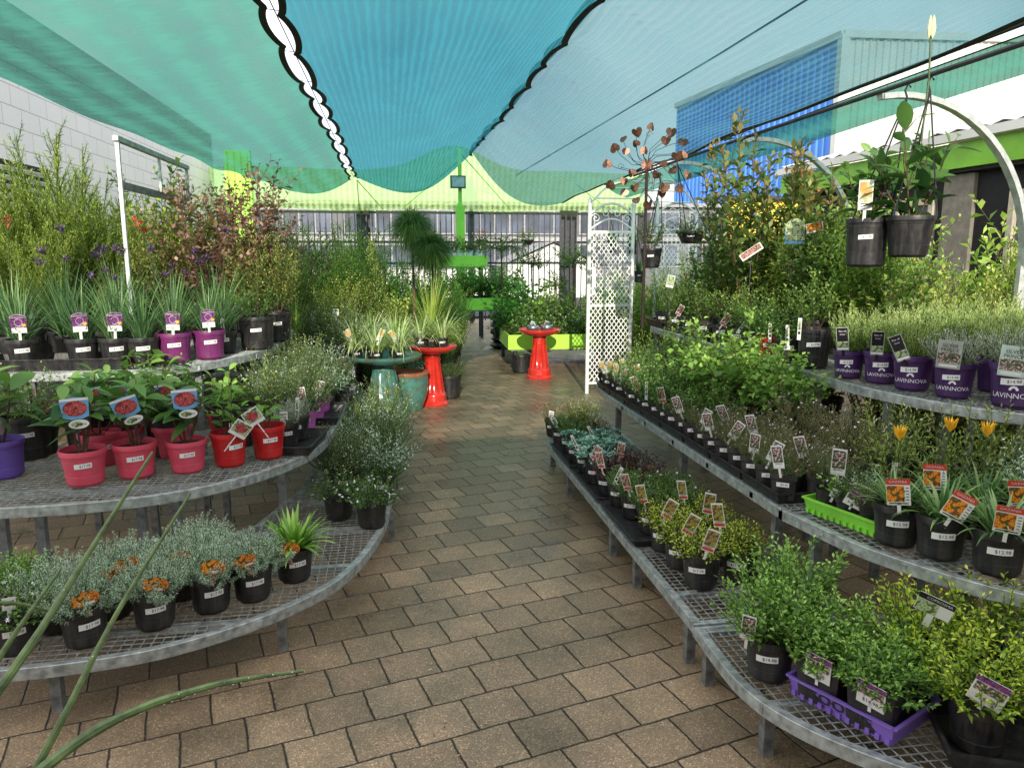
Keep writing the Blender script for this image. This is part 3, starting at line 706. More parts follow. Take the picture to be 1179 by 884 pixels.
# ================================================================== TIERED MESH BENCHES
def inside_cuts(poly, axis, val):
    out = []
    n = len(poly)
    for i in range(n):
        a, b = poly[i], poly[(i + 1) % n]
        if (a[axis] <= val) != (b[axis] <= val):
            t = (val - a[axis]) / (b[axis] - a[axis]); out.append(a[1 - axis] + t * (b[1 - axis] - a[1 - axis]))
    out.sort(); return list(zip(out[::2], out[1::2]))
def shelf(parent, front, back, z, legs, name='shelf', rail_h=.042):
    """front: open smoothed polyline of the curved front rail; back: closing corner points"""
    fr = [Vector((p[0], p[1], 0)) for p in front]; poly = [(p[0], p[1]) for p in front] + list(back)
    b = MB()
    # front angle rail as a swept strip with real thickness
    k = len(fr); nrm = []
    for i in range(k):
        t = (fr[min(i + 1, k - 1)] - fr[max(i - 1, 0)]).normalized(); nrm.append(Vector((t.y, -t.x, 0)))
    cx = sum(p[0] for p in poly) / len(poly); cy = sum(p[1] for p in poly) / len(poly)
    mid = fr[k // 2]; sgn = 1 if nrm[k // 2].dot(Vector((cx, cy, 0)) - mid) > 0 else -1
    sec = [(0, .002), (0, -rail_h + .002), (.004, -rail_h), (.004, -.004), (.034, -.004), (.034, .001), (.002, .004)]
    V = []
    for p, nn in zip(fr, nrm):
        for u, w in sec:
            q = p + nn * sgn * u; V.append((q.x, q.y, z + w))
    n = len(sec)
    b.add(V, [(i * n + j, i * n + (j + 1) % n, (i + 1) * n + (j + 1) % n, (i + 1) * n + j) for i in range(k - 1) for j in range(n)] + [tuple(range(n)), tuple((k - 1) * n + j for j in range(n))[::-1]])
    pts = [fr[-1]] + [Vector((x, y, 0)) for x, y in back] + [fr[0]]
    for a, c in zip(pts[:-1], pts[1:]):
        b.bar((a.x, a.y, z - .022), (c.x, c.y, z - .022), .03, .036)
    s = b.build(name, M['galv'], parent)
    w = MB(); xs = [p[0] for p in poly]; ys = [p[1] for p in poly]
    x = min(xs) + .02
    while x < max(xs):
        for a, c in inside_cuts(poly, 0, x): w.box((x, (a + c) / 2, z - .002), (.003, c - a, .003))
        x += .034
    y = min(ys) + .02; i = 0
    while y < max(ys):
        for a, c in inside_cuts(poly, 1, y):
            w.box(((a + c) / 2, y, z + .001), (c - a, .003, .003))
            if i % 14 == 7: w.box(((a + c) / 2, y, z - .02), (c - a, .03, .026))
        y += .034; i += 1
    w.build('wire_mesh', M['galv'], s)
    for lx, ly in legs:
        link('leg', MB().box((0, 0, (z - .03) / 2), (.036, .036, z - .03)).mesh('leg', M['galvdark']), parent, (lx, ly, 0))
    return s
def xy(*p): return smooth_line([(a, b, 0) for a, b in p], 7)

rs = empty('tiered_bench', (0, 0, 0)); tag(rs, 'straight three tier galvanised mesh bench along the right of the path', 'display bench')
shelf(rs, [Vector(p) for p in [(1.11, 2.56, 0), (1.11, 3.5, 0), (1.11, 4.4, 0)]] + xy((1.11, 5.1), (1.14, 5.45), (1.28, 5.7), (1.5, 5.82)), [(1.75, 5.82), (1.75, 2.56)], .2,
      [(1.14, 3.3), (1.14, 3.7), (1.14, 4.7), (1.19, 5.45), (1.13, 2.62), (1.7, 3.0), (1.7, 5.6)])
shelf(rs, [Vector(p) for p in [(1.555, 2.75, 0), (1.555, 3.6, 0), (1.555, 4.5, 0)]] + xy((1.555, 5.3), (1.6, 5.75), (1.75, 5.95), (2.0, 6.02)), [(2.35, 6.02), (2.35, 2.75)], .56,
      [(1.6, 2.85), (1.6, 3.9), (1.62, 5.2), (2.3, 3.5), (2.3, 4.6), (2.3, 5.9), (2.3, 2.85)])
shelf(rs, [Vector(p) for p in [(2.24, 3.9, 0), (2.24, 5, 0)]] + xy((2.24, 6), (2.3, 6.5), (2.5, 6.7), (2.8, 6.75)), [(3.2, 6.75), (3.2, 3.9)], .95,
      [(2.3, 4.0), (2.3, 5.2), (2.34, 6.4), (3.1, 4.1), (3.1, 5.4), (3.1, 6.6)])
rc = empty('tiered_bench', (0, 0, 0)); tag(rc, 'curved three tier galvanised mesh bench at the near right corner', 'display bench')
shelf(rc, xy((1.105, 2.52), (1.1, 2.14), (1.18, 1.9), (1.36, 1.68), (1.6, 1.5), (1.95, 1.36), (2.3, 1.3)), [(2.3, 2.52)], .196,
      [(1.14, 2.46), (1.16, 2.05), (1.42, 1.68), (2.0, 1.42), (2.2, 2.4), (1.8, 2.45)])
shelf(rc, xy((1.555, 2.735), (1.6, 2.5), (1.65, 2.31), (1.78, 2.05), (1.92, 1.88), (2.15, 1.68), (2.5, 1.52), (2.9, 1.46)), [(2.9, 2.735)], .56,
      [(1.63, 2.6), (1.83, 2.06), (2.1, 1.8), (2.6, 1.56), (2.35, 2.65), (2.4, 2.3), (2.8, 2.6)])
shelf(rc, xy((2.24, 3.885), (2.255, 3.3), (2.37, 2.86), (2.52, 2.62), (2.78, 2.4), (3.1, 2.26), (3.5, 2.2)), [(3.5, 3.885)], .95,
      [(2.29, 3.75), (2.33, 3.2), (2.57, 2.67), (3.05, 2.35), (3.4, 3.0), (3.3, 3.8), (2.8, 3.4)])
ls = empty('tiered_bench', (0, 0, 0)); tag(ls, 'curved three tier galvanised mesh bench left of the path', 'display bench')
shelf(ls, xy((.06, 6.1), (.03, 5.5), (.02, 5.05), (-.02, 4.3), (-.07, 3.74), (-.22, 3.22), (-.46, 2.91), (-.8, 2.69), (-1.15, 2.61), (-1.6, 2.6), (-2.1, 2.62)),
      [(-2.1, 3.5), (-1.2, 3.5), (-.72, 3.9), (-.55, 4.5), (-.5, 6.1)], .2, [(-.47, 2.97), (-1.2, 2.67), (-.03, 4.1), (-.0, 5.0), (.0, 6.0), (-1.9, 2.7)])
shelf(ls, xy((-.3, 6.1), (-.32, 5.6), (-.345, 4.6), (-.4, 4.1), (-.53, 3.78), (-.74, 3.52), (-.96, 3.37), (-1.27, 3.28), (-1.7, 3.26), (-2.2, 3.27)),
      [(-2.2, 4.35), (-1.45, 4.35), (-.98, 4.7), (-.86, 5.2), (-.84, 6.1)], .56, [(-.57, 3.85), (-.98, 3.47), (-1.12, 3.44), (-.4, 4.4), (-.37, 5.6), (-1.5, 3.36), (-1.65, 3.36), (-1.3, 4.2), (-1.0, 4.55), (-1.95, 3.4)])
shelf(ls, xy((-.82, 6.6), (-.81, 5.6), (-.84, 5.25), (-.95, 4.9), (-1.17, 4.58), (-1.5, 4.42), (-1.95, 4.38), (-2.7, 4.4)),
      [(-2.95, 4.4), (-2.95, 6.6)], .95, [(-1.15, 4.72), (-.88, 5.4), (-1.7, 4.5), (-.88, 6.4), (-2.3, 4.5), (-2.8, 6.4)])

# ================================================================== POTTED PLANTS, LEFT BENCH
S0, S1, S2 = .204, .564, .954
grp = 'pink potted shrubs'
for i, (px, py, lb, ps) in enumerate([(93, 561, 'pink pot of large leaved shrub with blue tag, nearest and furthest left of its row', 1.0), (153, 552, 'middle pink pot of the front three, leafy shrub with crooked blue tag', 1.0), (213, 546, 'pink pot with leafy shrub and clear blue tag, beside the red pots', .95)]):
    x, y, _ = G(px, py, S1); potted(x, y + .06, S1, 'bigleaf', 'pink', lb, 'potted shrub', ps=ps, tg='shrubtag', tz=1.25, ta=(2, -14, 0)[i], tx=(.0, .02, .02)[i], tlift=.21, fs=1.05, price='$17.98', v=i % 2)
for i, (px, py, lb) in enumerate([(112, 538, 'pink pot of shrub standing behind the nearest pink pot on the left'), (140, 532, 'pink pot of shrub behind the middle pink pot'), (196, 528, 'pink pot of shrub behind the pink pot next to the red pots')]):
    x, y, _ = G(px, py, S1); potted(x, y + .06, S1, 'bigleaf', 'pink', lb, 'potted shrub', tg='shrubtag', tlift=.24, ta=-10, tx=.0, fs=1.05, off=.5)
x, y, _ = G(263, 538, S1); potted(x, y + .05, S1, 'roundleaf', 'red', 'bright red pot with tilted red flower card, left of the other front red pot', 'potted shrub', tg='redcard', ta=32, tlift=.12, tx=-.01, fs=1.1, off=.35)
x, y, _ = G(308, 529, S1); potted(x, y + .05, S1, 'roundleaf', 'red', 'bright red pot with tilted red flower card, next to small black pots', 'potted shrub', tg='redcard', ta=-28, tlift=.15, tx=-.01, fs=.9, off=.15)
x, y, _ = G(258, 512, S1); potted(x, y + .05, S1, 'roundleaf', 'red', 'red pot of bushy shrub half hidden behind the front red pots', 'potted shrub', fs=1.1)
x, y, _ = G(-2, 552, S1); potted(x, y + .05, S1, 'bigleaf', 'violet', 'blue violet pot cut by the left edge of the picture', 'potted shrub', fs=1.2, lab=False)
x, y, _ = G(40, 528, S1); potted(x, y + .1, S1, 'redflower', 'black', 'black pot of red flowering plant behind the blue violet pot', fs=.9)
x, y, _ = G(180, 505, S1); potted(x, y + .1, S1, 'bigleaf', 'blackbig', 'leafy shrub in a large black pot behind the pink pots', 'potted shrub', fs=1.0, tg='slim', tlift=.18)
# black tray + pots along the curve towards the path
def tray(name, loc, size, rz, mat, label, cat='plant tray', group=None, h=.05, writing=None, wall=.004, notch=False):
    t = empty(name, loc, rz); tag(t, label, cat, group); w, d = size
    b = MB(); b.box((0, 0, .004), (w - .02, d - .02, .004))
    for sx in (-1, 1):
        b.add([(sx * (w / 2 - .012), -d / 2 + .012, 0), (sx * (w / 2 - .012), d / 2 - .012, 0), (sx * w / 2, d / 2, h), (sx * w / 2, -d / 2, h), (sx * (w / 2 - .012 - wall), -d / 2 + .012, .002), (sx * (w / 2 - .012 - wall), d / 2 - .012, .002), (sx * (w / 2 - wall), d / 2, h), (sx * (w / 2 - wall), -d / 2, h)],
              [(0, 1, 2, 3), (4, 7, 6, 5), (3, 2, 6, 7), (0, 3, 7, 4), (1, 5, 6, 2)])
        b.add([(-w / 2 + .012, sx * (d / 2 - .012), 0), (w / 2 - .012, sx * (d / 2 - .012), 0), (w / 2, sx * d / 2, h), (-w / 2, sx * d / 2, h), (-w / 2 + .012, sx * (d / 2 - .012 - wall), .002), (w / 2 - .012, sx * (d / 2 - .012 - wall), .002), (w / 2, sx * (d / 2 - wall), h), (-w / 2, sx * (d / 2 - wall), h)],
              [(0, 1, 2, 3), (4, 7, 6, 5), (3, 2, 6, 7), (0, 3, 7, 4), (1, 5, 6, 2)])
    body = b.build('tray_body', mat, t)
    rim = MB()
    for sx in (-1, 1):
        rim.bar((sx * (w / 2 + .002), -d / 2 - .004, h + .001), (sx * (w / 2 + .002), d / 2 + .004, h + .001), .011, .007)
        rim.bar((-w / 2 + .004, sx * (d / 2 + .002), h + .0012), (w / 2 - .004, sx * (d / 2 + .002), h + .0012), .011, .007)
    if notch:
        k = int(w / .03)
        for i in range(k): rim.box((-w / 2 + .02 + i * (w - .04) / (k - 1), -d / 2 + .006, h * .2), (.013, .01, h * .3))
    rim.build('rim', mat, t)
    if writing:
        v, f = text_geo(writing, .046, .0012); lw = MB().add([(x * 1.2, -d / 2 + .012 * (1 - (h * .62 + yy) / h) - .003, h * .62 + yy) for x, yy, _ in v], f); lw.build('lettering', M['ink'], t)
    return t
blk = 'black trays under the small pots on the left bench'
cur = [(345, 522), (362, 505), (374, 488), (384, 474), (393, 461), (399, 450)]
for i, (px, py) in enumerate(cur):
    x, y, _ = G(px, py, S1)
    if i in (0, 2, 4):
        tray('plant_tray', (x - .02, y + .16, S1), (.22, .42), R(-8 if i == 0 else -2), M['black'], ['black tray of small pots nearest the red pots on the left bench', 'middle black tray in the row curving to the path on the left bench', 'furthest black tray on the left bench beside the path'][i // 2], h=.045)
i0 = 0
for i, (px, py, kind, pot, tgk) in enumerate([(338, 520, 'silver', 'black', 'stub'), (350, 512, 'silver', 'black', 'slim'), (360, 500, 'dwarf', 'orchid', 'pinkwhite'), (370, 488, 'dwarf', 'orchid', 'pinkwhite'), (377, 478, 'dwarf', 'orchid', None),
                                              (384, 470, 'grey', 'small', 'stub'), (389, 463, 'carpet', 'small', None), (393, 456, 'carpet', 'small', 'stub'), (396, 450, 'heath', 'small', None), (399, 444, 'heath', 'small', None)]):
    x, y, _ = G(px, py, S1)
    potted(x - .05, y + .1, S1 + .006, kind, pot, '%s of %s, %s along the curved edge from the red pots' % ({'black': 'black pot', 'orchid': 'orchid pink pot', 'small': 'little black pot'}[pot], {'silver': 'silver foliage', 'dwarf': 'green herb', 'grey': 'grey foliage', 'carpet': 'green plant', 'heath': 'pinkish heath'}[kind], ORD[i]), tg=tgk, ta=random.uniform(-22, 22), fs=.75 if kind == 'silver' else 1, tlift=.13, ps=.9 if pot == 'black' else 1)
# second rank behind, tall wispy ones that fill the middle
ix = 0
for yy in (4.45, 4.8, 5.15, 5.5, 5.85):
    for k, xx in enumerate((-.56, -.72)):
        kind = ['carpettall', 'willow', 'carpettall', 'grey', 'carpettall'][ix % 5]
        potted(xx + random.uniform(-.02, .02) - (.03 if yy < 4.6 else 0), yy, S1, kind, 'black', 'tall %s behind the orchid pots on middle left shelf, %s away, %s rank' % ({'carpettall': 'airy plant', 'willow': 'willowy plant', 'grey': 'grey plant'}[kind], ORD[ix // 2], ['path side', 'inner'][k]), fs=random.uniform(.95, 1.2)); ix += 1
# lower shelf row: grey curry plants
grp = 'grey green cushion plants on the low left shelf'
low = [(97, 742, 'leftmost'), (178, 722, 'second from left'), (243, 703, 'third from left'), (291, 690, 'beside the fern')]
for i, (px, py, w) in enumerate(low):
    x, y, _ = G(px, py, S0); potted(x, y + .02, S0, 'curry', 'black', 'grey green cushion plant with orange tag, front row of low left shelf, ' + w, tg='fire', tlift=.13, ta=(-4, 8, 5, -14)[i], tz=1.05, fs=1.0, off=.12 + .1 * (i > 1), v=i % 2)
for i, (px, py, w) in enumerate([(128, 712, 'leftmost'), (150, 700, 'second from left'), (208, 690, 'third from left'), (235, 672, 'rightmost')]):
    x, y, _ = G(px, py, S0); potted(x, y + .03, S0, 'curry', 'black', 'grey green cushion plant, back row of low left shelf, ' + w, tg='fire' if i != 3 else None, tlift=.14, off=.2)
x, y, _ = G(339, 668, S0); potted(x, y + .02, S0, 'fern', 'black', 'black pot of bright green fern like rosette on the lower left shelf', tg='fire', tlift=.1, fs=1.0, off=.3, tx=-.01)
x, y, _ = G(14, 752, S0); potted(x, y + .03, S0, 'carpet', 'black', 'black pot of green and white plant with white stub tag at the lower left edge', tg='stub', tlift=.16, fs=1.15, lab=True)
x, y, _ = G(20, 712, S0); potted(x, y + .03, S0, 'bushlow', 'black', 'black pot of leafy green plant behind the lower left edge pot', fs=.8)
x, y, _ = G(66, 722, S0); potted(x, y + .0, S0, 'curry', 'black', 'black pot of grey green cushion plant between stub tagged pot and nearest orange tagged pot', fs=1.0)
# path end of the low shelf
for i, (px, py, k, w) in enumerate([(390, 600, 'carpet', 'black pot of white flecked green carpet plant, inner of the front pair by the path'), (428, 610, 'carpet', 'black pot of white flecked green carpet plant, path side of the front pair'),
                                   (395, 572, 'carpettall', 'bushy fine leaved pot behind the carpet plant pair on the low left shelf'), (440, 578, 'carpet', 'second row pot of small leaved green plant at the rail of the low left shelf')]):
    x, y, _ = G(px, py, S0); potted(x, y + .06, S0, k, 'black', w, fs=1.1, lab=i > 1)
ix = 0
for yy in (4.35, 4.65, 4.95, 5.25, 5.6, 5.9):
    for k, xx in enumerate((-.08, -.28)):
        kind = ['grey', 'carpettall', 'carpettall', 'grey', 'willow', 'grey'][ix % 6]
        potted(xx, yy, S0, kind, 'black', '%s on the low left shelf by the path, %s away, %s rank' % ({'grey': 'silvery bushy plant', 'carpettall': 'white flecked feathery plant', 'willow': 'narrow leaved plant'}[kind], ORD[ix // 2], ['rail', 'inner'][k]), fs=random.uniform(.95, 1.15)); ix += 1
# a few dark pots half hidden on shelf backs
for i, (xx, yy) in enumerate([(-1.85, 4.1), (-1.55, 4.1), (-1.15, 4.05), (-.85, 4.2)]):
    potted(xx, yy, S1, ['shade', 'bigleaf', 'shade', 'roundleaf'][i], 'blackbig', ['dark leafy pot at the back left of the middle shelf', 'large leaved pot in the shade behind the pink pots', 'dark bushy pot behind the first red pot', 'dark green pot under the magenta pots on the middle shelf'][i], 'potted shrub', fs=.85)

# upper left shelf
tray('plant_tray', (-1.86, 4.62, S2), (.75, .3), 0, M['black'], 'long black tray holding strap leaved pots with festive tags', h=.06)
tray('plant_tray', (-2.55, 4.62, S2), (.5, .3), 0, M['black'], 'black tray at the left end of the upper left shelf', h=.06)
up = [(27, 'black', 'black pot of strap leaves with dark arched tag at the left end of upper shelf', 'strap', -.02), (95, 'black', 'black pot of strap leaves with purple arched tag, left of the tagged black pair', 'strap', .0),
      (133, 'black', 'black pot of strap leaves with purple tag, right one of the tagged black pair', 'strapspike', .0), (165, 'black', 'small black pot between tagged black pots and magenta pots', 'strap', .02),
      (201, 'magenta', 'magenta pot of strap leaves with purple tag, left of the magenta pair', 'strapspike', 0), (241, 'magenta', 'magenta pot of strap leaves with purple tag, right of the magenta pair', 'strap', 0)]
for i, (px, pot, w, kind, dy) in enumerate(up):
    x, y, _ = G(px, 422 - (6 if i > 3 else 0) - (6 if i > 4 else 0), S2)
    y = 4.62 if i < 4 else (4.72 if i == 4 else 4.85); x = D(px, 400, y)[0]
    potted(x, y, S2 + (.008 if i < 4 else 0), kind, pot, w, 'potted plant', tg='festive' if i != 3 else None, tlift=.155, tz=1.02, ta=random.uniform(-3, 3), price='$17.98', ps=1.05, name='potted_plant', fs=.9)
for i, (px, yy, k, w) in enumerate([(262, 5.1, 'strap', 'small black pot of strap leaves right of the magenta pots'), (300, 5.3, 'shade', 'large black pot of dark leaves at the right end of upper left shelf'), (322, 5.75, 'mixed', 'large black pot of mixed leaves further along the upper left shelf'), (318, 6.3, 'upright', 'black pot of upright shrub at the far end of the upper left shelf')]):
    x = D(px, 395, yy)[0]; potted(x - .02, yy, S2, k, 'black' if i == 0 else 'blackbig', w, 'potted plant', fs=.8, tg='slim' if i == 0 else None)
bk = [(-2.25, 4.95, 'paw', 'strappy plant with red furry flowers behind the left end tray'), (-1.95, 4.98, 'strapspike', 'strappy plant with dark flower spikes behind tagged black pots'), (-1.65, 5.0, 'strap', 'strap leaved pot behind the tagged black pair'), (-1.38, 5.1, 'paw', 'strappy plant with red flowers behind the magenta pots'),
      (-1.15, 5.35, 'strapspike', 'strappy plant with spikes left of the large black pot'), (-2.5, 4.98, 'strapspike', 'strappy plant with dark spikes at far left edge of upper shelf'), (-2.1, 5.25, 'strap', 'second rank strap leaved pot near the steel frame post'), (-1.75, 5.3, 'strapspike', 'second rank spiky pot right of the frame post')]
for x, y, k, w in bk: potted(x, y, S2, k, 'black', w, fs=1.15, lab=False)
tall = [(-2.5, 5.45, 'feather', 1.1, 'tall feathery yellow green shrub at the left by the louvred wall'), (-2.2, 5.6, 'feather', 1.42, 'tallest feathery shrub left of the steel frame'), (-2.35, 6.2, 'feather', 1.2, 'feathery shrub behind the steel frame post'),
        (-1.9, 5.9, 'feather', .95, 'shorter feathery shrub inside the steel frame'), (-1.62, 5.75, 'mixed', 1.05, 'mixed bronze leaved shrub right of the steel frame'), (-1.3, 5.8, 'smoke', 1.2, 'smoky red leaved shrub in the middle of upper left shelf'),
        (-1.7, 6.3, 'leafytall', 1.45, 'upright dark leaved shrub rising behind the steel frame'), (-1.05, 6.1, 'smoke', 1.3, 'tallest smoky red shrub with dusty pink leaves'), (-1.25, 6.5, 'smoke', 1.2, 'smoky red shrub furthest along the upper left shelf'),
        (-.98, 5.75, 'mixed', .85, 'mixed leaved shrub at the rail of the upper left shelf'), (-1.9, 6.4, 'upright', 1.05, 'olive green upright shrub at the back of upper left shelf'), (-2.8, 6.1, 'feather', .75, 'feathery shrub in the back left corner'), (-2.2, 5.3, 'feather', .75, 'low feathery shrub close behind the strap leaved pots')]
for x, y, k, s, w in tall: potted(x, y, S2 - (.0), k, 'blackbig', w, 'tall potted shrub', fs=s, lab=False)
# ================================================================== RIGHT BENCH
# low shelf, from the path end forward
def face_in(a): return R(a)
AISLE = -.95   # front faces of rows on the right look at the path and camera
rows = [(1.22, 5.55, 'heathtall', 'pink tipped heath at the rounded far end of low shelf', .8, 'stub'), (1.42, 5.6, 'heathtall', 'pink tipped heath, inner one at the far end of low shelf', .85, None), (1.22, 5.3, 'dwarf', 'low green herb at the far rail of the low right shelf', 1.0, 'stub'), (1.42, 5.35, 'willow', 'bronze flecked bushy pot at the far end of low shelf', .8, None), (1.23, 5.05, 'dwarf', 'low green herb beside the blue green succulents', 1.1, None),
        (1.42, 5.08, 'heathtall', 'wispy heath behind the low green herbs', .7, None), (1.22, 4.8, 'succulent', 'blue green succulent at the rail, furthest of its group', 1.2, None), (1.4, 4.82, 'succulent', 'blue green succulent, inner far one', 1.2, 'slim'), (1.22, 4.56, 'succulent', 'blue green succulent at the rail, middle of its group', 1.25, 'slim'), (1.4, 4.58, 'succulent', 'blue green succulent, inner middle one', 1.2, None),
        (1.22, 4.32, 'succulent', 'blue green succulent nearest the maroon plants', 1.2, 'pinktag'), (1.4, 4.34, 'maroon', 'maroon leaved plant furthest along', 1.1, 'pinktag'), (1.23, 4.1, 'maroon', 'maroon leaved plant at the rail with red tag', 1.15, 'pinktag'), (1.42, 4.12, 'maroon', 'maroon leaved plant in the inner rank', 1.3, None), (1.24, 3.9, 'dwarf', 'fine green plant with slim white tag after the maroon ones', .9, 'slim'),
        (1.44, 3.92, 'maroon', 'maroon leaved plant nearest the camera', 1.2, None), (1.25, 3.7, 'dwarf', 'green mound with big pink tag on top', 1.15, 'pinktag'), (1.46, 3.72, 'dwarf', 'green mound of the inner rank', 1.2, None), (1.27, 3.48, 'dwarf', 'green mound with a leaning green photo tag', 1.1, 'greenyellow'), (1.48, 3.5, 'dwarf', 'green mound beside the yellow green bushes', 1.1, 'greenyellow')]
for i, (x, y, k, w, fs, tg_) in enumerate(rows):
    potted(x, y, S0, k, 'black', 'black pot of ' + w, ps=.92, fs=fs, tg=tg_, ta=random.choice((-25, -12, 14, 30)), tlift=.14, face=R(-35), off=-.1, tx=-.01, v=i % 2)
yg = [(1.26, 3.26, 'rail side, furthest'), (1.46, 3.27, 'inner rank, furthest'), (1.26, 3.06, 'rail side, second from far'), (1.47, 3.07, 'inner rank, second from far'), (1.27, 2.86, 'rail side, nearest the shelf end'), (1.46, 2.88, 'inner rank, nearest the shelf end'), (1.36, 2.68, 'alone at the near end of the low shelf')]
for i, (x, y, w) in enumerate(yg):
    if i == 6: continue
    potted(x, y, S0, 'abelia', 'black', 'black pot of yellow green small leaved shrub, ' + w, ps=.92 if i < 4 else 1.0, fs=1.05, tg='greenyellow' if i != 5 else None, ta=(28, 8, 20, -12, 18, 10)[i], tlift=.15, tz=1.15, face=R(-32), off=-.2, tx=.01)
for i, yy in enumerate((3.6, 4.25, 4.9)):
    tray('plant_tray', (1.33, yy, S0 - .001), (.42, .6), 0, M['black'], ['black tray under the green mounds on the low right shelf', 'black tray under maroon plants on the low right shelf', 'black tray under the blue green succulents'][i], h=.03)
# middle shelf row of small square pots
row_kind = ['heathtall', 'willow', 'dwarf', 'willow', 'dwarf', 'shade', 'shade', 'shade', 'dwarf', 'shade', 'heath', 'heathtall', 'heath', 'heathtall', 'heath', 'heathtall', 'heath', 'heathtall']
row_tag = ['paleflower', 'paleflower', 'paleflower', 'paleflower', 'pinktag', None, 'pinktag', 'slim', None, 'pinktag', None, 'pinkwhite', None, 'pinkwhite', 'pinkwhite', 'pinkwhite', None, 'pinkwhite']
kname = {'heathtall': 'tall heath', 'willow': 'wispy', 'dwarf': 'herb', 'shade': 'leafy', 'heath': 'grey heath'}
tname = {'paleflower': 'white tag', 'pinktag': 'pink tag', 'slim': 'slim tag', None: 'untagged', 'pinkwhite': 'blossom tag'}
NR = 20
for i in range(NR):
    y = 5.55 - i * .142; k = row_kind[i % 18] if i < 18 else 'heath'; tg_ = row_tag[i % 18] if i < 18 else 'pinkwhite'
    potted(1.635 + random.uniform(-.008, .008), y, S1 + .012, k, 'small', 'small %s pot, %s, %s from far end, middle right shelf front row' % (kname[k], tname[tg_], ORD[i]), ps=1.08, fs=.62 if k in ('heathtall', 'willow') else .8, tg=tg_, ta=(30, -18, 8, 22, -8)[i % 5], tlift=.1, tz=1.0, face=R(-38 - 6 * (i < 8)), off=0, price='$9.98')
for i in range(NR):
    y = 5.5 - i * .142; k = ['heathtall', 'willow', 'shade', 'heathtall', 'dwarf'][i % 5] if i < 5 or i > 11 else 'shade'
    k = 'heathtall' if i > 12 else k
    potted(1.765 + random.uniform(-.008, .008), y, S1 + .012, k, 'small', 'small %s pot, %s from far end, middle right shelf second row' % (kname[k], ORD[i]), ps=1.08, fs=.75, tg='pinkwhite' if i in (13, 15, 18) else ('paleflower' if i in (1, 3) else None), tlift=.12, ta=-15, face=R(-38), lab=False)
for i in range(8):
    tray('plant_tray', (1.7, 5.45 - i * .355, S1), (.27, .34), 0, M['black'], 'black tray under small square pots, %s from far end of middle right shelf' % ORD[i], h=.045)
back_mid = [(2.0, 5.7, 'willow', 1.0), (1.95, 5.45, 'shade', .8), (2.05, 5.1, 'citrus', .7), (1.98, 4.8, 'shade', 1.0), (2.0, 4.5, 'shade', 1.2), (1.98, 4.2, 'broad', 1.2), (1.95, 3.95, 'broad', 1.35), (2.08, 3.7, 'broad', 1.0), (2.0, 3.42, 'heathtall', 1.15), (2.1, 3.2, 'heathtall', 1.0), (2.0, 2.95, 'heathtall', 1.2), (2.2, 3.0, 'willow', .9)]
for i, (x, y, k, s) in enumerate(back_mid):
    potted(x, y, S1, k, 'blackbig' if k in ('broad', 'shade', 'citrus') else 'black', '%s, %s from far end of middle right shelf back rank' % ({'willow': 'willowy plant', 'shade': 'dense green shrub', 'citrus': 'glossy citrus like shrub', 'broad': 'broad leaved fresh green shrub', 'heathtall': 'bronze tipped heath'}[k], ORD[i]), 'potted shrub', fs=s * .95, ps=.9, lab=False)
# pots near the lime tray
potted(1.78, 2.72, S1, 'heath', 'black', 'black pot of grey heath with tall blossom tag left of the lime tray', tg='pinkwhite', tlift=.12, fs=1, ps=.9, tz=1.2)
potted(1.98, 2.66, S1, 'willow', 'black', 'willowy pot behind the lime tray', fs=1.0, tg='slim', lab=False)
potted(2.16, 2.52, S1, 'willow', 'black', 'taller willowy pot behind the lime tray near upper shelf legs', fs=1.05, lab=False)
c1 = G(925, 592, S1); c2 = G(1003, 622, S1)
ang = math.atan2(c2[1] - c1[1], c2[0] - c1[0]); Lc = math.hypot(c2[0] - c1[0], c2[1] - c1[1])
n_ = Vector((-math.sin(ang), math.cos(ang)))
lt = tray('plant_tray', ((c1[0] + c2[0]) / 2 + n_.x * .11 + .02, (c1[1] + c2[1]) / 2 + n_.y * .11 + .02, S1), (.34, .22), ang, M['limetray'], 'lime green plastic tray of small herbs on middle right shelf', h=.06, notch=True)
for i, (u, w, tg_) in enumerate([(-.1, -.045, 'stub'), (.0, -.045, 'purplecard'), (.1, -.045, None), (-.1, .05, None), (.0, .05, 'stub'), (.1, .05, None)]):
    px_ = (c1[0] + c2[0]) / 2 + n_.x * (.11 + w) + math.cos(ang) * u + .02; py_ = (c1[1] + c2[1]) / 2 + n_.y * (.11 + w) + math.sin(ang) * u + .02
    potted(px_, py_, S1 + .008, ['roundleaf', 'dwarf', 'heath', 'dwarf', 'grey', 'dwarf'][i], 'small', 'small black pot in the lime tray, ' + ['front left with broad grey leaf', 'front middle with purple card', 'front right', 'back left', 'back middle with stub tag', 'back right'][i], ps=.95, fs=[.4, .8, .8, .9, .55, .9][i], tg=tg_, tz=.8, tlift=.06, ta=20, lab=False)
gz = [(1037, 628, 'black pot of orange flowered daisy plant with upright red banded tag, next to lime tray', 'gazaniaflower', -3), (1088, 643, 'black pot with tilted red banded orange flower tag, middle of the front three', 'gazania', 22), (1155, 662, 'black pot with red banded orange flower tag at the right edge of picture', 'gazania', 2)]
for i, (px, py, w, k, ta) in enumerate(gz):
    x, y, _ = G(px, py, S1); potted(x, y + .03, S1, k, 'black', w, ps=1.02, fs=1.05, tg='gazania', tlift=.13, ta=ta, tz=1.0, price='$12.98', v=i % 2, off=.0)
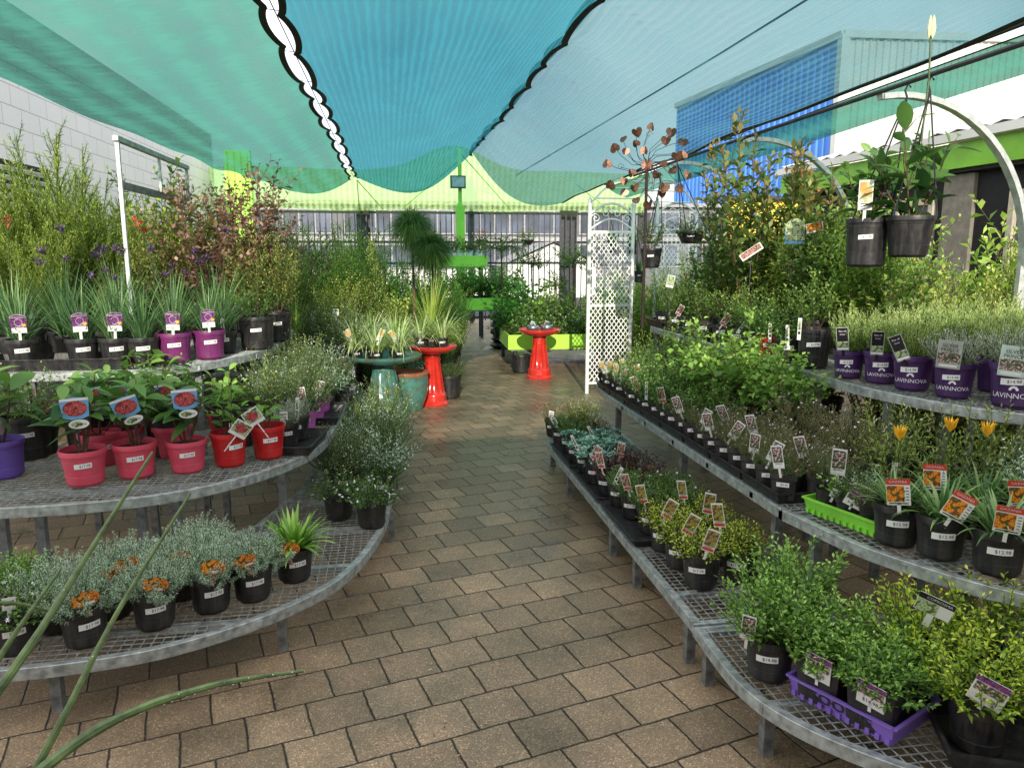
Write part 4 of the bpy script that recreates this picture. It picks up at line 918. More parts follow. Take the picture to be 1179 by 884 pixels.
for i, (x, y, w, k) in enumerate([(2.02, 2.44, 'daisy plant with one open golden flower, behind the tilted tag pot', 'gazaniaflower'), (2.2, 2.22, 'dark strappy daisy plant behind the right edge pot', 'gazania'), (2.12, 2.34, 'daisy plant with the right hand golden flower', 'gazaniaflower'), (2.35, 2.3, 'grey green plant below the upper shelf at right', 'grey'), (2.3, 2.05, 'dark strappy plant at the right edge behind front pots', 'gazania'), (2.38, 2.55, 'willowy plant in the shade under the upper shelf', 'willow')]):
    potted(x, y, S1, k, 'black', 'black pot of ' + w, ps=1, fs=1.1, tg='gazania' if i in (0, 1) else None, tlift=.14, ta=-6, lab=False)
potted(2.12, 1.9, S1, 'gazania', 'black', 'black pot of strappy leaves at the right corner of the middle shelf', fs=1, tg='gazania')

# curved low shelf, near right
x, y, _ = G(890, 782, S0); potted(x, y + .03, S0, 'bush', 'black', 'black pot of upright bright green bush left of the purple tray', 'potted shrub', ps=1.0, fs=1.0, tg='pinkwhite', ta=10, tlift=.12, tx=-.06, price='$14.98', v=0)
potted(x + .17, y + .2, S0, 'bush', 'black', 'taller bright green bush behind the upright one', 'potted shrub', fs=1.15, lab=False, v=1)
a = G(905, 800, S0); c = G(1020, 862, S0); ang = math.atan2(c[1] - a[1], c[0] - a[0])
n_ = Vector((-math.sin(ang), math.cos(ang))); mx_ = ((a[0] + c[0]) / 2, (a[1] + c[1]) / 2)
tc_ = (mx_[0] + n_.x * .13 + .01, mx_[1] + n_.y * .13, S0)
tray('plant_tray', tc_, (.345, .25), ang, M['purpletray'], 'purple plastic tray with lettering on the near right low shelf', h=.062, writing='ZOOMIE', notch=True)
for i, (u, w, k) in enumerate([(-.085, -.055, 'bushlow'), (.085, -.055, 'bushlow'), (-.085, .065, 'bush'), (.085, .065, 'bushlow')]):
    potted(tc_[0] + math.cos(ang) * u - math.sin(ang) * w, tc_[1] + math.sin(ang) * u + math.cos(ang) * w, S0 + .006, k, 'small', 'bright green bush in the purple tray, ' + ['front left', 'front right', 'back left', 'back right'][i], 'potted shrub', ps=1.42, fs=.85, tg='purplecard' if i < 2 else None, tz=.95, ta=8, tlift=.075, face=ang, lab=False, v=i % 2)
for i, (x, y, k, s, w, tg_) in enumerate([(1.62, 1.72, 'bushyellow', 1.0, 'yellow green bush with purple blossom card in front right', 'purplecard'), (1.86, 1.62, 'bushyellow', 1.05, 'yellow green bush at the bottom right corner', 'purplecard'), (1.65, 2.0, 'bushyellow', 1.1, 'yellow green bush carrying the dark variety tag', 'coprosma'), (1.86, 1.95, 'bushyellow', 1.15, 'tall yellow green bush at the right edge', None)]):
    potted(x, y, S0 + .004, k, 'black', w, 'potted shrub', fs=s, tg=tg_, tlift=.16 if tg_ != 'coprosma' else .26, ta=(14, 20, 14, 0, 0, 0, 0)[i], lab=False, v=i % 2, face=R(-45))
tray('plant_tray', (1.76, 1.67, S0), (.5, .28), R(-24), M['black'], 'black tray under yellow green bushes at the bottom right corner', h=.05)

# upper right shelf, near part: lavenders
lv = [(975, 436, 'lav', 'blackframe', .9, 'narrow purple pot of rosemary like foliage with tall dark tag, furthest left of purple pots', -6), (1013, 442, 'lav', 'blackframe', 1.0, 'purple pot of upright foliage with tall dark tag, second purple pot from the left', -3), (1049, 450, 'lav', 'blackframe', 1.05, 'purple pot with slanted dark tag in front of tall upright foliage', -22),
      (1097, 459, 'silver', 'silvertag', 1.0, 'purple pot of white silver foliage with grey tag', 3), (1168, 470, 'silver', 'minttag', 1.05, 'large purple pot with pale mint tag at the right edge', 4)]
for i, (px, py, k, tg_, ps, w, ta) in enumerate(lv):
    x, y, _ = G(px, py, S2); potted(x + .03, y + .04, S2, k, 'purple' if i != 4 else 'purple', w, 'potted lavender', ps=ps * (1.12 if i == 4 else 1), fs=1.05 if k == 'silver' else 1.0, tg=tg_, tlift=.12, ta=ta, tx=-.02, tz=1.0, price='$14.98', mark='LAVINNOVA', off=-.1)
for i, (x, y, k, s) in enumerate([(2.72, 3.32, 'lav', 1.0), (2.68, 3.55, 'lav', 1.05), (2.8, 3.1, 'lav', 1.0), (2.95, 2.9, 'silver', 1.15), (2.85, 3.45, 'lav', 1.15), (3.0, 3.2, 'lav', 1.15), (3.12, 2.98, 'lav', 1.1), (2.8, 2.75, 'silver', 1.1), (3.1, 3.45, 'lav', 1.2), (2.93, 3.65, 'lav', 1.1), (3.2, 2.7, 'silver', 1.15)]):
    potted(x, y, S2, k, 'purple', '%s, %s of those behind the front purple pots' % ({'lav': 'upright pale green lavender', 'silver': 'white silver lavender'}[k], ORD[i]), 'potted lavender', fs=s, lab=False)
x, y, _ = G(935, 424, S2); potted(x + .03, y + .05, S2, 'citrus', 'blacktall', 'tall black pot with small label between tagged pots and the purple row', 'potted shrub', fs=.55, tg='slim', tx=-.08, tlift=.16, ps=1.05)
for i, (px, pot, tg_, w) in enumerate([(908, 'black', 'slim', 'black pot with slim white tag right of the red pot'), (886, 'redsmall', 'slim', 'small red pot with white tag among black pots'), (868, 'black', None, 'black pot half covered by leaves left of the red pot')]):
    y = 4.15 + .22 * i; x = D(px, 400, y)[0]; potted(x, y, S2, 'shade', pot, w, fs=.8, tg=tg_, tlift=.1)
# upper right shelf further along: trays of small pots
for i in range(4):
    tray('plant_tray', (2.42, 4.95 + i * .46, S2), (.3, .42), 0, M['black'], 'black tray on the upper right shelf, %s counted from the red pot' % ORD[i], h=.06)
for i in range(12):
    k = ['jungle', 'shade', 'roundleaf', 'jungle'][i % 4]
    potted(2.35 + .16 * (i % 2), 4.82 + (i // 2) * .29, S2 + .006, k, 'small', 'small leafy pot, %s along the upper right trays from the red pot' % ORD[i], ps=1.25, fs=.6, tg={0: 'slim', 2: 'pinktag', 5: 'stub', 8: 'pinktag'}.get(i), tlift=.1, ta=35, face=R(-40), price='$9.98')
hedge = [(2.75, 4.1, 'leafytall', .8), (2.7, 4.5, 'citrus', 1.05), (2.95, 4.35, 'leafytall', 1.0), (2.75, 4.9, 'leafytall', .85), (3.0, 4.8, 'leafytall', 1.05), (2.72, 5.3, 'jungle', 1.1), (2.98, 5.3, 'citrus', 1.05), (2.7, 5.7, 'citrusyellow', .9), (2.95, 5.8, 'jungle', 1.1), (2.7, 6.1, 'jungle', 1.0), (2.98, 6.25, 'citrusyellow', 1.0), (2.65, 6.5, 'redflower', 1.3), (3.05, 6.6, 'jungle', 1.1), (2.85, 3.95, 'jungle', 1.0)]
hk = {'leafytall': 'fresh green leafy shrub', 'citrus': 'glossy leaved shrub', 'jungle': 'loose green leafy shrub', 'citrusyellow': 'yellow green leafy shrub', 'redflower': 'red flowering plant'}
for i, (x, y, k, s) in enumerate(hedge):
    potted(x, y, S2, k, 'blackbig', '%s at the back of the upper right shelf, %s from the camera' % (hk[k], ORD[i]), 'potted shrub', fs=s * 1.05, lab=False, tg={3: 'pinktag', 8: 'paleflower'}.get(i), tlift=.45)
for i, (px, yy, s, w) in enumerate([(862, 5.15, 1.12, 'tallest bronze leaved shrub rising to the shade cloth'), (905, 5.0, 1.05, 'tall bronze leaved shrub right of the tallest one'), (832, 5.6, 1.0, 'tall bronze leaved shrub left of the tallest one'), (948, 4.7, .95, 'shorter bronze leaved shrub near the hanging pots'), (880, 5.5, .7, 'bronze leaved shrub behind the tallest pair')]):
    x = D(px, 300, yy)[0]; potted(x, yy, S2, 'photinia', 'blackbig', w, 'tall potted shrub', fs=s, lab=False, v=i % 2)
# shrubs standing on the ground behind the right bench
for i, (x, y, k, s) in enumerate([(3.55, 3.95, 'bushtall', 1.5), (3.95, 4.3, 'bushtall', 1.65), (3.6, 4.6, 'leafytall', 1.75), (4.35, 4.0, 'bushtall', 1.85), (3.7, 5.2, 'bushtall', 1.35), (4.3, 4.9, 'leafytall', 2.3), (3.7, 6.0, 'leafytall', 1.8), (4.3, 5.7, 'bushtall', 1.45), (3.5, 6.9, 'leafytall', 1.8), (4.2, 7.0, 'bushtall', 1.5), (3.5, 7.9, 'leafytall', 1.85), (4.75, 4.4, 'bushtall', 1.9), (4.9, 5.4, 'leafytall', 1.8), (4.9, 6.6, 'bushtall', 1.5), (2.75, 9.3, 'bushtall', 1.0), (3.15, 9.6, 'leafytall', 1.4), (2.95, 8.95, 'leafytall', .9), (3.4, 8.8, 'bushtall', 1.4), (3.8, 9.3, 'leafytall', 1.8)]):
    potted(x, y, 0, k, 'blackbig', '%s behind the right bench, %s from the camera' % ({'bushtall': 'small leaved tall shrub', 'leafytall': 'broad leaved tall shrub'}[k], ORD[i]), 'tall potted shrub', ps=1.6, fs=s * .92, lab=False, v=(i + 1) % 2)
# big printed plant tags among the right shrubs
def sign_card(px, py, Yd, w, h, pic, label, tilt=0, round_top=False):
    x, y, z = D(px, py, Yd); t = empty('plant_sign', (x, y, z), math.atan2(-x, y)); tag(t, label, 'plant label'); b = MB()
    b.box((0, 0, 0), (w, .002, h), 0)
    b.add([(-w * .45, -.002, -h * .3), (w * .45, -.002, -h * .3), (w * .45, -.002, h * .45), (-w * .45, -.002, h * .45)], [(0, 1, 2, 3)], 1)
    if round_top:
        b.lathe([(0, -.0015), (w * .5, -.0015), (w * .5, .0015), (0, .0015)], 24, 1)
        for i in range(len(b.V) - 96, len(b.V)): vx, vy, vz = b.V[i]; b.V[i] = (vx, vz - .003, vy + h * .5)
    o = b.build('card', [M['bluetag' if round_top else 'label'], M[pic]], t); o.rotation_euler = (R(8), R(tilt), 0)
    MB().box((0, .004, -h / 2 - .15), (.005, .003, .3)).build('stake', M['darksteel'], t); return t
sign_card(915, 272, 4.6, .12, .1, 'pic_green', 'round topped blue and green plant sign among the right hand shrubs', 0, True)
sign_card(865, 290, 4.9, .16, .05, 'pic_pink', 'slanted orange pink plant tag in front of bronze leaved shrubs', -35)
sign_card(938, 262, 4.5, .1, .06, 'pic_orange', 'orange plant tag beside the curved steel rib', -12)
sign_card(772, 324, 5.9, .06, .1, 'pic_green', 'pale plant tag below the hanging bowl', 10)

# ================================================================== RAIL, RIBS, HANGING POTS
rail = empty('hanging_rail', (0, 0, 0)); tag(rail, 'dark overhead rail with galvanised curved ribs above the upper right shelf', 'rail')
RX = 2.66
MB().tube([(RX, 2.2, 2.47), (RX, 5, 2.45), (RX, 8.2, 2.42)], .013, 8).build('rail_bar', M['darksteel'], rail, smooth=True)
def rib(y, flip=1):
    b = MB(); pts = []
    for i in range(17):
        a = R(100 - i * 100 / 16.0); pts.append((RX + .02 + (0.86 * math.cos(a) + .15) * flip, y, 1.52 + .93 * math.sin(a)))
    pts.append((pts[-1][0] + .0, y, .96))
    for p, q in zip(pts[:-1], pts[1:]): b.bar(p, q, .05, .03)
    b.build('rib', M['galvlight'], rail, smooth=False)
for y in (3.98, 5.65, 7.2): rib(y)
b = MB(); pts = [(3.9 - .1 + .95 - .93 * math.cos(R(i * 6)), 3.98, 1.52 + .93 * math.sin(R(i * 6))) for i in range(14)]; pts = [(3.86, 3.98, .96)] + pts
for p, q in zip(pts[:-1], pts[1:]): b.bar(p, q, .05, .03)
b.build('rib', M['galvlight'], rail)
def hang(px, pyr, Yd, pot, kind, label, hook_z=2.44, hx=None, tg_=None, fs=1.0, wires='strap', lab=True, ps=1.0, dn=0):
    x, y, z = D(px, pyr, Yd); rt, rb, h, mt = POTS[pot]; rt *= ps; h *= ps
    t = potted(x, y, z - h, kind, pot, label, 'hanging pot', tg=tg_, fs=fs, lab=lab, ps=ps, tlift=h - .02, tz=1.5 if tg_ else 1, name='hanging_pot', tx=-.02); t.rotation_euler = (0, 0, t.rotation_euler[2])
    b = MB(); top = Vector(((hx if hx is not None else RX) - x, 0, hook_z - (z - h)))
    top = Matrix.Rotation(-t.rotation_euler[2], 3, 'Z') @ top
    for k in range(3):
        a = R(90 + 120 * k + 20); b.tube([(rt * math.cos(a), rt * math.sin(a), h - .005), tuple(top - Vector((0, 0, .05)))], .0045 if wires == 'strap' else .0018, 5)
    b.tube([tuple(top - Vector((0, 0, .055))), tuple(top - Vector((.012, 0, .02))), tuple(top + Vector((0, 0, .012))), tuple(top + Vector((.014, 0, -.008)))], .005, 6)
    b.build('hanger', M['black'], t)
    return t
hang(1000, 252, 3.72, 'hang', 'magnolia', 'black hanging pot with white flower card and price label, left of the front pair', tg_='paleflower', fs=1.0, ps=1.0)
hang(1049, 249, 3.55, 'hangtwo', 'magnolia', 'plain black hanging pot with thick leaved plant and cream bud, right of the front pair', fs=1.3, lab=False, ps=.98)
x, y, z = D(1072, 40, 3.55)
b = MB(); b.tube([(0, 0, -.5), (.01, 0, -.2), (0, 0, 0)], .005, 5, 1)
for k in range(4): a = k * 1.57; b.lathe([(0, 0), (.009, .02), (.012, .05), (.006, .09), (0, .11)], 7, 0, (math.cos(a) * .01, math.sin(a) * .01, -.02))
bud = b.build('flower_bud', [M['fl_cream'], M['greenstem']], None, (x, y, z), smooth=True); tag(bud, 'pale cream flower bud on a long stem above the front hanging pots', 'flower')
hang(750, 286, 6.9, 'hangtwo', 'jungle', 'black hanging pot under the copper leaf ornament', fs=.6, hx=2.5, hook_z=2.3, ps=.86)
hang(796, 266, 6.9, 'hangbowl', 'trailing', 'wide black hanging bowl with trailing green plant and white label', fs=1.25, ps=.9)
hang(705, 281, 8.9, 'hang', 'lav', 'small hanging pot seen through the white trellis, left', fs=.8, ps=.42, hx=2.6, hook_z=2.1)
hang(728, 281, 8.9, 'hang', 'lav', 'small hanging pot seen through the white trellis, right', fs=.7, ps=.5, hx=2.85, hook_z=2.1)
hang(736, 312, 8.9, 'hang', 'aloe', 'lower small hanging pot behind the right post of the white trellis', fs=.9, ps=.55, hx=2.9, hook_z=2.1)

# ================================================================== WHITE ARBOUR
def arbor():
    t = empty('trellis_arbour', (2.2, 8.3, 0), 0); tag(t, 'white metal garden arbour with lattice side panels and scroll top', 'trellis')
    def panel(x0, y0, w, zt):
        for xx in (x0, x0 + w):
            MB().lathe([(.022, 0), (.022, zt), (.03, zt), (.03, zt + .02), (.014, zt + .03), (.024, zt + .06), (.016, zt + .085), (0, zt + .1)], 10, 0, (xx, y0, 0)).build('post', M['white'], t, smooth=True)
        b = MB(); z0, z1 = .12, zt - .28; st = .074
        n = int((z1 - z0 + w) / st) + 1
        for s in (1, -1):
            for i in range(-int(w / st) - 1, int((z1 - z0) / st) + 1):
                za = z0 + i * st; xa, xb = 0, w; zb = za + w * 1.35
                if za < z0: xa = (z0 - za) / 1.35; za = z0
                if zb > z1: xb = w - (zb - z1) / 1.35; zb = z1
                if xb <= xa + .01: continue
                if s < 0: p, q = (x0 + w - xa, y0 + .004, za), (x0 + w - xb, y0 + .004, zb)
                else: p, q = (x0 + xa, y0 - .004, za), (x0 + xb, y0 - .004, zb)
                b.bar(p, q, .006, .0095)
        for zz in (z0, z1, z0 + (z1 - z0) * .52): b.box((x0 + w / 2, y0, zz), (w, .02, .025))
        b.build('lattice', M['white'], t)
        b = MB(); arc = [(x0 + w * i / 12, y0, z1 + .02 + .12 * math.sin(math.pi * i / 12)) for i in range(13)]; arc2 = [(p[0], p[1], p[2] + .17) for p in arc]
        b.tube(arc, .011, 6); b.tube(arc2, .013, 6)
        for k in range(4):   # scrolls between the two arcs
            cx = x0 + w * (.14 + .24 * k); cz = z1 + .1 + .11 * math.sin(math.pi * (.14 + .24 * k)); sg = 1 if k % 2 else -1
            b.tube([(cx + sg * (.055 - .0022 * j) * math.cos(j * .42), y0, cz + (.055 - .0022 * j) * math.sin(j * .42)) for j in range(22)], .006, 5)
        b.build('scroll_top', M['white'], t, smooth=True)
    panel(0, 0, .5, 2.1); panel(1.0, .62, .5, 2.15)
    b = MB()
    for (x0, y0) in ((0, 0), (.5, 0)):
        b.tube([(x0 + 1.0 * i / 14, y0 + .62 * i / 14, 2.12 + .3 * math.sin(math.pi * i / 14)) for i in range(15)], .012, 6)
    for i in range(1, 14, 2): z = 2.12 + .3 * math.sin(math.pi * i / 14); b.tube([(1.0 * i / 14, .62 * i / 14, z), (.5 + 1.0 * i / 14, .62 * i / 14, z)], .008, 6)
    b.build('top_arch', M['white'], t, smooth=True)
arbor()

# ================================================================== COPPER LEAF ORNAMENT
def ornament():
    x, y, z = D(745, 190, 6.2); t = empty('metal_tree_ornament', (x, y, z), math.atan2(-x, y)); tag(t, 'copper leaf metal tree ornament with wiry branches on a dark pole', 'ornament')
    MB().tube([(0, 0, -(z - .96)), (0, 0, .02)], .013, 8).build('pole', M['rust'], t, smooth=True)
    rg = np.random.default_rng(5); w = MB(); lv = []
    for ring, (cnt, rad) in enumerate(((7, .13), (11, .23), (15, .32))):
        for i in range(cnt):
            a = 2 * math.pi * i / cnt + ring * .3 + rg.uniform(-.12, .12); r_ = rad * rg.uniform(.88, 1.08)
            ex, ez = r_ * math.cos(a), r_ * math.sin(a) * .95; yy = rg.uniform(-.07, .07)
            w.tube([(0, 0, 0), (ex * .35 - ez * .18, yy * .4, ez * .35 + ex * .18), (ex * .75 - ez * .1, yy, ez * .75 + ex * .1), (ex, yy, ez)], .0022, 4)
            if ring == 1: w.tube([(ex + .03 * math.cos(q) * (1 - q / 9), yy, ez + .03 * math.sin(q) * (1 - q / 9)) for q in np.linspace(0, 7, 12)], .0016, 4)
            lv.append((ex, yy, ez, a, ring))
    w.build('branches', M['rust'], t, smooth=True)
    hp = [(0, -.5), (.3, -.28), (.5, .05), (.46, .3), (.28, .42), (.08, .36), (0, .24), (-.08, .36), (-.28, .42), (-.46, .3), (-.5, .05), (-.3, -.28)]
    me = MB().add([(p[0], (abs(p[0]) * .35), p[1]) for p in hp] + [(0, 0, 0)], [(i, (i + 1) % 12, 12) for i in range(12)]).mesh('leaf', M['copper'])
    for i, (ex, yy, ez, a, ring) in enumerate(lv):
        if ring == 0 and i % 2: continue
        if ring == 1 and i % 3 == 0: continue
        s = .085 * rg.uniform(.8, 1.15); link('leaf', me, t, (ex, yy - .01, ez), (rg.uniform(-.5, .5), rg.uniform(-.6, .6) + math.pi * (rg.random() < .3), rg.uniform(-.7, .7)), s)
    b = MB()
    for k in range(10): a = k * .628; b.bar((0, -.02, 0), (.05 * math.cos(a), -.03, .05 * math.sin(a)), .004, .016)
    b.build('flower_boss', M['copper'], t)
ornament()

# ================================================================== BIRDBATHS AND GLAZED POT
def birdbath(x, y, h, r, mt, label, n=12, tw=0.0):
    t = empty('birdbath', (x, y, 0), 0); tag(t, label, 'birdbath')
    k = r / .27
    MB().lathe([(.17 * k, 0), (.175 * k, .02), (.165 * k, .035), (.15 * k, .045), (.145 * k, .08), (.15 * k, .11), (.14 * k, .125), (.125 * k, .14), (.11 * k, .25), (.09 * k, .4), (.082 * k, h - .16), (.09 * k, h - .13), (.085 * k, h - .11), (.1 * k, h - .07)], 60, 0,
              flute=lambda a, z: (.055 * math.cos(n * a + tw * z) if .13 < z < h - .15 else .015 * math.cos(n * a) if z < .12 else 0)).build('pedestal', M[mt], t, smooth=True)
    MB().lathe([(.0, h - .085), (.1 * k, h - .08), (r * .7, h - .055), (r * .95, h - .025), (r, h - .005), (r * 1.005, h + .01), (r * .97, h + .016), (r * .93, h + .006), (r * .6, h - .03), (0, h - .045)], 48).build('basin', M[mt], t, smooth=True)
    return t
birdbath(-.08, 7.45, .6, .37, 'tealglaze', 'teal glazed birdbath crowded with variegated strap leaved pots', 14, 9)
birdbath(.42, 7.95, .62, .26, 'redglaze', 'red glazed birdbath holding black pots of wispy grass, left of the path', 9, 2)
birdbath(1.87, 9.45, .62, .27, 'redglaze', 'red glazed birdbath with two steel bowls on top, at the right', 12)
t = empty('glazed_pot', (.18, 7.72, 0)); tag(t, 'tall teal speckled glazed garden pot with bare clay rim', 'garden pot')
MB().lathe([(.11, 0), (.12, .01), (.17, .16), (.185, .28), (.18, .36)], 40).build('body', M['tealglaze'], t, smooth=True)
MB().lathe([(.181, .36), (.192, .375), (.192, .395), (.17, .4), (.165, .37)], 40).build('rim', M['terracotta'], t, smooth=True)
MB().lathe([(0, .33), (.17, .33)], 24).build('soil', M['soil'], t)
for i, (dx, dy) in enumerate(((-.09, -.02), (.1, .02))):
    t = empty('steel_bowl', (1.87 + dx, 9.45 + dy, .626)); tag(t, 'round steel bowl with white flowers, %s one on the red birdbath' % ['left', 'right'][i], 'bowl')
    MB().lathe([(.05, -.03), (.075, -.01), (.085, .02), (.08, .05), (.075, .055), (.07, .05), (0, .04)], 24).build('body', M['steelbowl'], t, smooth=True)
    f = Fol(90 + i); f.petals(np.array([[.02 * math.cos(k), .02 * math.sin(k), .07 + .01 * (k % 3)] for k in range(6)]), .03, 7, 0, .2); link('flowers', f.mesh('flowers', [M['fl_white']]), t)
for i, (dx, dy, k, s) in enumerate([(-.24, -.08, 'spider', 1.0), (-.06, -.2, 'spider', 1.05), (.14, -.14, 'spider', .95), (-.12, .1, 'spider', 1.0), (.1, .1, 'spider', 1.1), (-.27, .14, 'spider', .9)]):
    potted(-.08 + dx * 1.05, 7.45 + dy * 1.05, .575, k, 'black', 'variegated strap plant on the teal birdbath, ' + ['left rim', 'front with price label', 'right front', 'back left', 'back right', 'far left back'][i], ps=.72, fs=s * 1.2, tg='paleflower' if i in (0, 1, 2) else None, tlift=.16, tz=1.2, ta=(-35, 25, -30)[i % 3])
for i, (dx, dy) in enumerate([(-.12, -.06), (.1, -.07), (0, .11)]):
    potted(.42 + dx, 7.95 + dy, .598, 'spider' if i < 2 else 'fountain', 'black', 'grassy pot on the left red birdbath, ' + ['left front', 'right front', 'back'][i], ps=.85, fs=1.15 if i < 2 else 1.0, tg='slim' if i == 0 else None)
for i, (x, y, k, s) in enumerate([(.28, 8.35, 'grey', 1.2), (.62, 8.3, 'carpettall', 1.0), (.02, 8.2, 'shade', 1)]):
    potted(x, y, 0, k, 'blackbig', 'large black pot on the paving behind the birdbaths, ' + ['left', 'right', 'hidden behind the teal pedestal'][i], ps=1.15, fs=s, lab=False)

# ================================================================== PLANTS BEYOND THE LEFT BENCH
tb = empty('display_bench', (0, 0, 0)); tag(tb, 'long low galvanised bench carrying the mass of shrubs on the left', 'display bench')
MB().box((-1.9, 9.9, .484), (3.1, 5.4, .03)).build('bench_top', M['galvdark'], tb)
for x in (-3.3, -.45):
    for y in (7.4, 9.9, 12.4): link('leg', MB().box((0, 0, .234), (.05, .05, .468)).mesh('leg', M['galvdark']), tb, (x, y, 0))
kk = {'bushtall': 'dense small leaved shrub', 'leafytall': 'dense broad leaved shrub', 'fountain': 'arching fine grass', 'upright': 'olive upright shrub', 'citrusyellow': 'yellow green bushy shrub', 'mixed': 'bronze tinted shrub', 'jungle': 'green leafy shrub', 'feather': 'light feathery shrub', 'carpettall': 'fine white flecked shrub', 'whiteflower': 'white flowered plant', 'smoke': 'reddish smoky shrub', 'willow': 'willowy pale plant'}
rr = random.Random(11); cnt = 0
depthrows = [(7.45, ['carpettall', 'willow', 'fountain', 'carpettall', 'citrusyellow', 'willow', 'grey'], .75), (8.1, ['bushtall', 'fountain', 'bushtall', 'fountain', 'bushtall', 'mixed', 'bushtall'], .72), (8.9, ['bushtall', 'upright', 'bushtall', 'mixed', 'bushtall', 'leafytall', 'upright'], 1.0), (9.8, ['bushtall', 'smoke', 'bushtall', 'mixed', 'bushtall', 'leafytall', 'smoke'], 1.15),
             (10.8, ['bushtall', 'mixed', 'bushtall', 'upright', 'bushtall', 'upright', 'mixed'], 1.35), (11.9, ['bushtall', 'leafytall', 'mixed', 'bushtall', 'smoke', 'upright', 'bushtall'], 1.4)]
kk['grey'] = 'soft grey bush'
rn = ['nearest', 'second', 'third', 'fourth', 'fifth', 'furthest']
for ri, (yy, ks, s) in enumerate(depthrows):
    for ci, k in enumerate(ks):
        x = -.5 - ci * .43 + rr.uniform(-.08, .08)
        if k == 'fountain': s2 = s * 1.0
        elif k in ('upright', 'feather', 'mixed', 'smoke', 'bushtall', 'leafytall'): s2 = s * .95
        elif k in ('citrusyellow', 'jungle'): s2 = s * 1.35
        else: s2 = s * 1.9
        potted(x, yy + rr.uniform(-.15, .15), .5, k, 'blackbig', '%s on long left bench, %s from path, %s rank' % (kk[k], ORD[ci], rn[ri]), 'potted shrub', fs=s2 * rr.uniform(.95, 1.25), lab=False, tg='stub' if (ri, ci) in ((1, 0), (2, 2), (0, 2)) else None, tz=1.6, tlift=.4)
for i, (x, y, k, s) in enumerate([(-.22, 8.25, 'bushtall', .85), (.05, 8.65, 'fountain', .95), (.3, 8.85, 'bushtall', .8), (.62, 9.15, 'leafytall', .8), (-.25, 9.1, 'bushtall', 1.25), (.05, 9.5, 'leafytall', 1.4), (.4, 9.75, 'bushtall', 1.2), (.75, 9.9, 'bushtall', .95), (-.25, 10.1, 'bushtall', 1.55), (.15, 10.5, 'bushtall', 1.5), (.55, 10.7, 'leafytall', 1.5), (.85, 10.9, 'bushtall', 1.1),
                                 (-.2, 11.4, 'bushtall', 1.65), (.3, 11.7, 'leafytall', 1.75), (.75, 12.0, 'bushtall', 1.35), (.35, 9.2, 'fountain', .9)]):
    potted(x, y, 0.0, k, 'blackbig', '%s on the paving left of the path, %s from the birdbaths' % (kk[k], ORD[i]), 'potted shrub', ps=1.3, fs=s * .92, lab=False)
for i, (px, py, yy, s, w) in enumerate([(474, 262, 8.9, 1.0, 'taller papyrus like mop topped plant on a bare stem'), (497, 288, 8.7, .95, 'lower papyrus like mop topped plant on a bare stem')]):
    x, y, z = D(px, py, yy); t = empty('mop_topped_plant', (x, y, 0)); tag(t, w, 'standard plant')
    pm, sm = pot_meshes('blackbig'); link('pot', pm, t, sc=1.5); link('soil', sm, t, sc=1.5)
    MB().tube([(0, 0, .3), (.01, 0, z * .6), (0, .01, z + .02)], [.02, .016, .014], 8).build('trunk', M['bark'], t, smooth=True)
    link('crown', plant('papyrus', i), t, (0, 0, z), (0, 0, i), s)

# ================================================================== LIME DISPLAY TABLES AT THE FAR END
def lime_table(name, loc, size, h, label, rim=.12, rz=0):
    t = empty(name, loc, rz); tag(t, label, 'display bench'); w, d = size
    MB().box((0, 0, h - rim - .012), (w - .04, d - .04, .02)).build('table_top', M['galvdark'], t)
    for (cx, cy, sx, sy, nm) in ((0, -d / 2, w, .02, 'front_board'), (0, d / 2, w, .02, 'rear_board'), (-w / 2 - .011, 0, .02, d, 'side_board'), (w / 2 + .011, 0, .02, d, 'side_board')):
        MB().box((cx, cy, h - rim / 2), (sx, sy, rim)).build(nm, M['lime'], t)
    for sx in (-1, 1):
        for sy in (-1, 1): link('leg', MB().lathe([(.028, 0), (.028, h - rim - .025)], 10).mesh('leg', M['darksteel'], True), t, (sx * (w / 2 - .08), sy * (d / 2 - .08), 0))
    return t
b = lime_table('lime_table', (3.05, 10.75, 0), (2.9, 1.6), .5, 'low lime edged table crowded with plants behind the right red birdbath', .2, R(-2))
kinds2 = ['whiteflower', 'citrusyellow', 'redflower', 'jungle', 'whiteflower', 'trailing', 'broad']
for i in range(24):
    x = 1.8 + (i % 8) * .35 + rr.uniform(-.05, .05); y = 10.2 + (i // 8) * .5 + rr.uniform(-.06, .06); k = ['whiteflower', 'broad', 'trailing', 'redflower', 'whiteflower', 'broad', 'whiteflower', 'jungle'][(i * 3 + i // 8) % 8]
    potted(x, y, .31, k, 'black', '%s on low lime table, %s from left, %s row' % ({'whiteflower': 'white flowered bedding plant', 'broad': 'broad leaved green plant', 'trailing': 'trailing green plant', 'redflower': 'red flowered plant', 'jungle': 'open leafy plant'}[k], ORD[i % 8], ['front', 'middle', 'rear'][i // 8]), fs=(1.25 if k != 'jungle' else .9) * (1 + .25 * (i // 8)) * (1.2 if k in ('broad', 'whiteflower') else 1), lab=False)
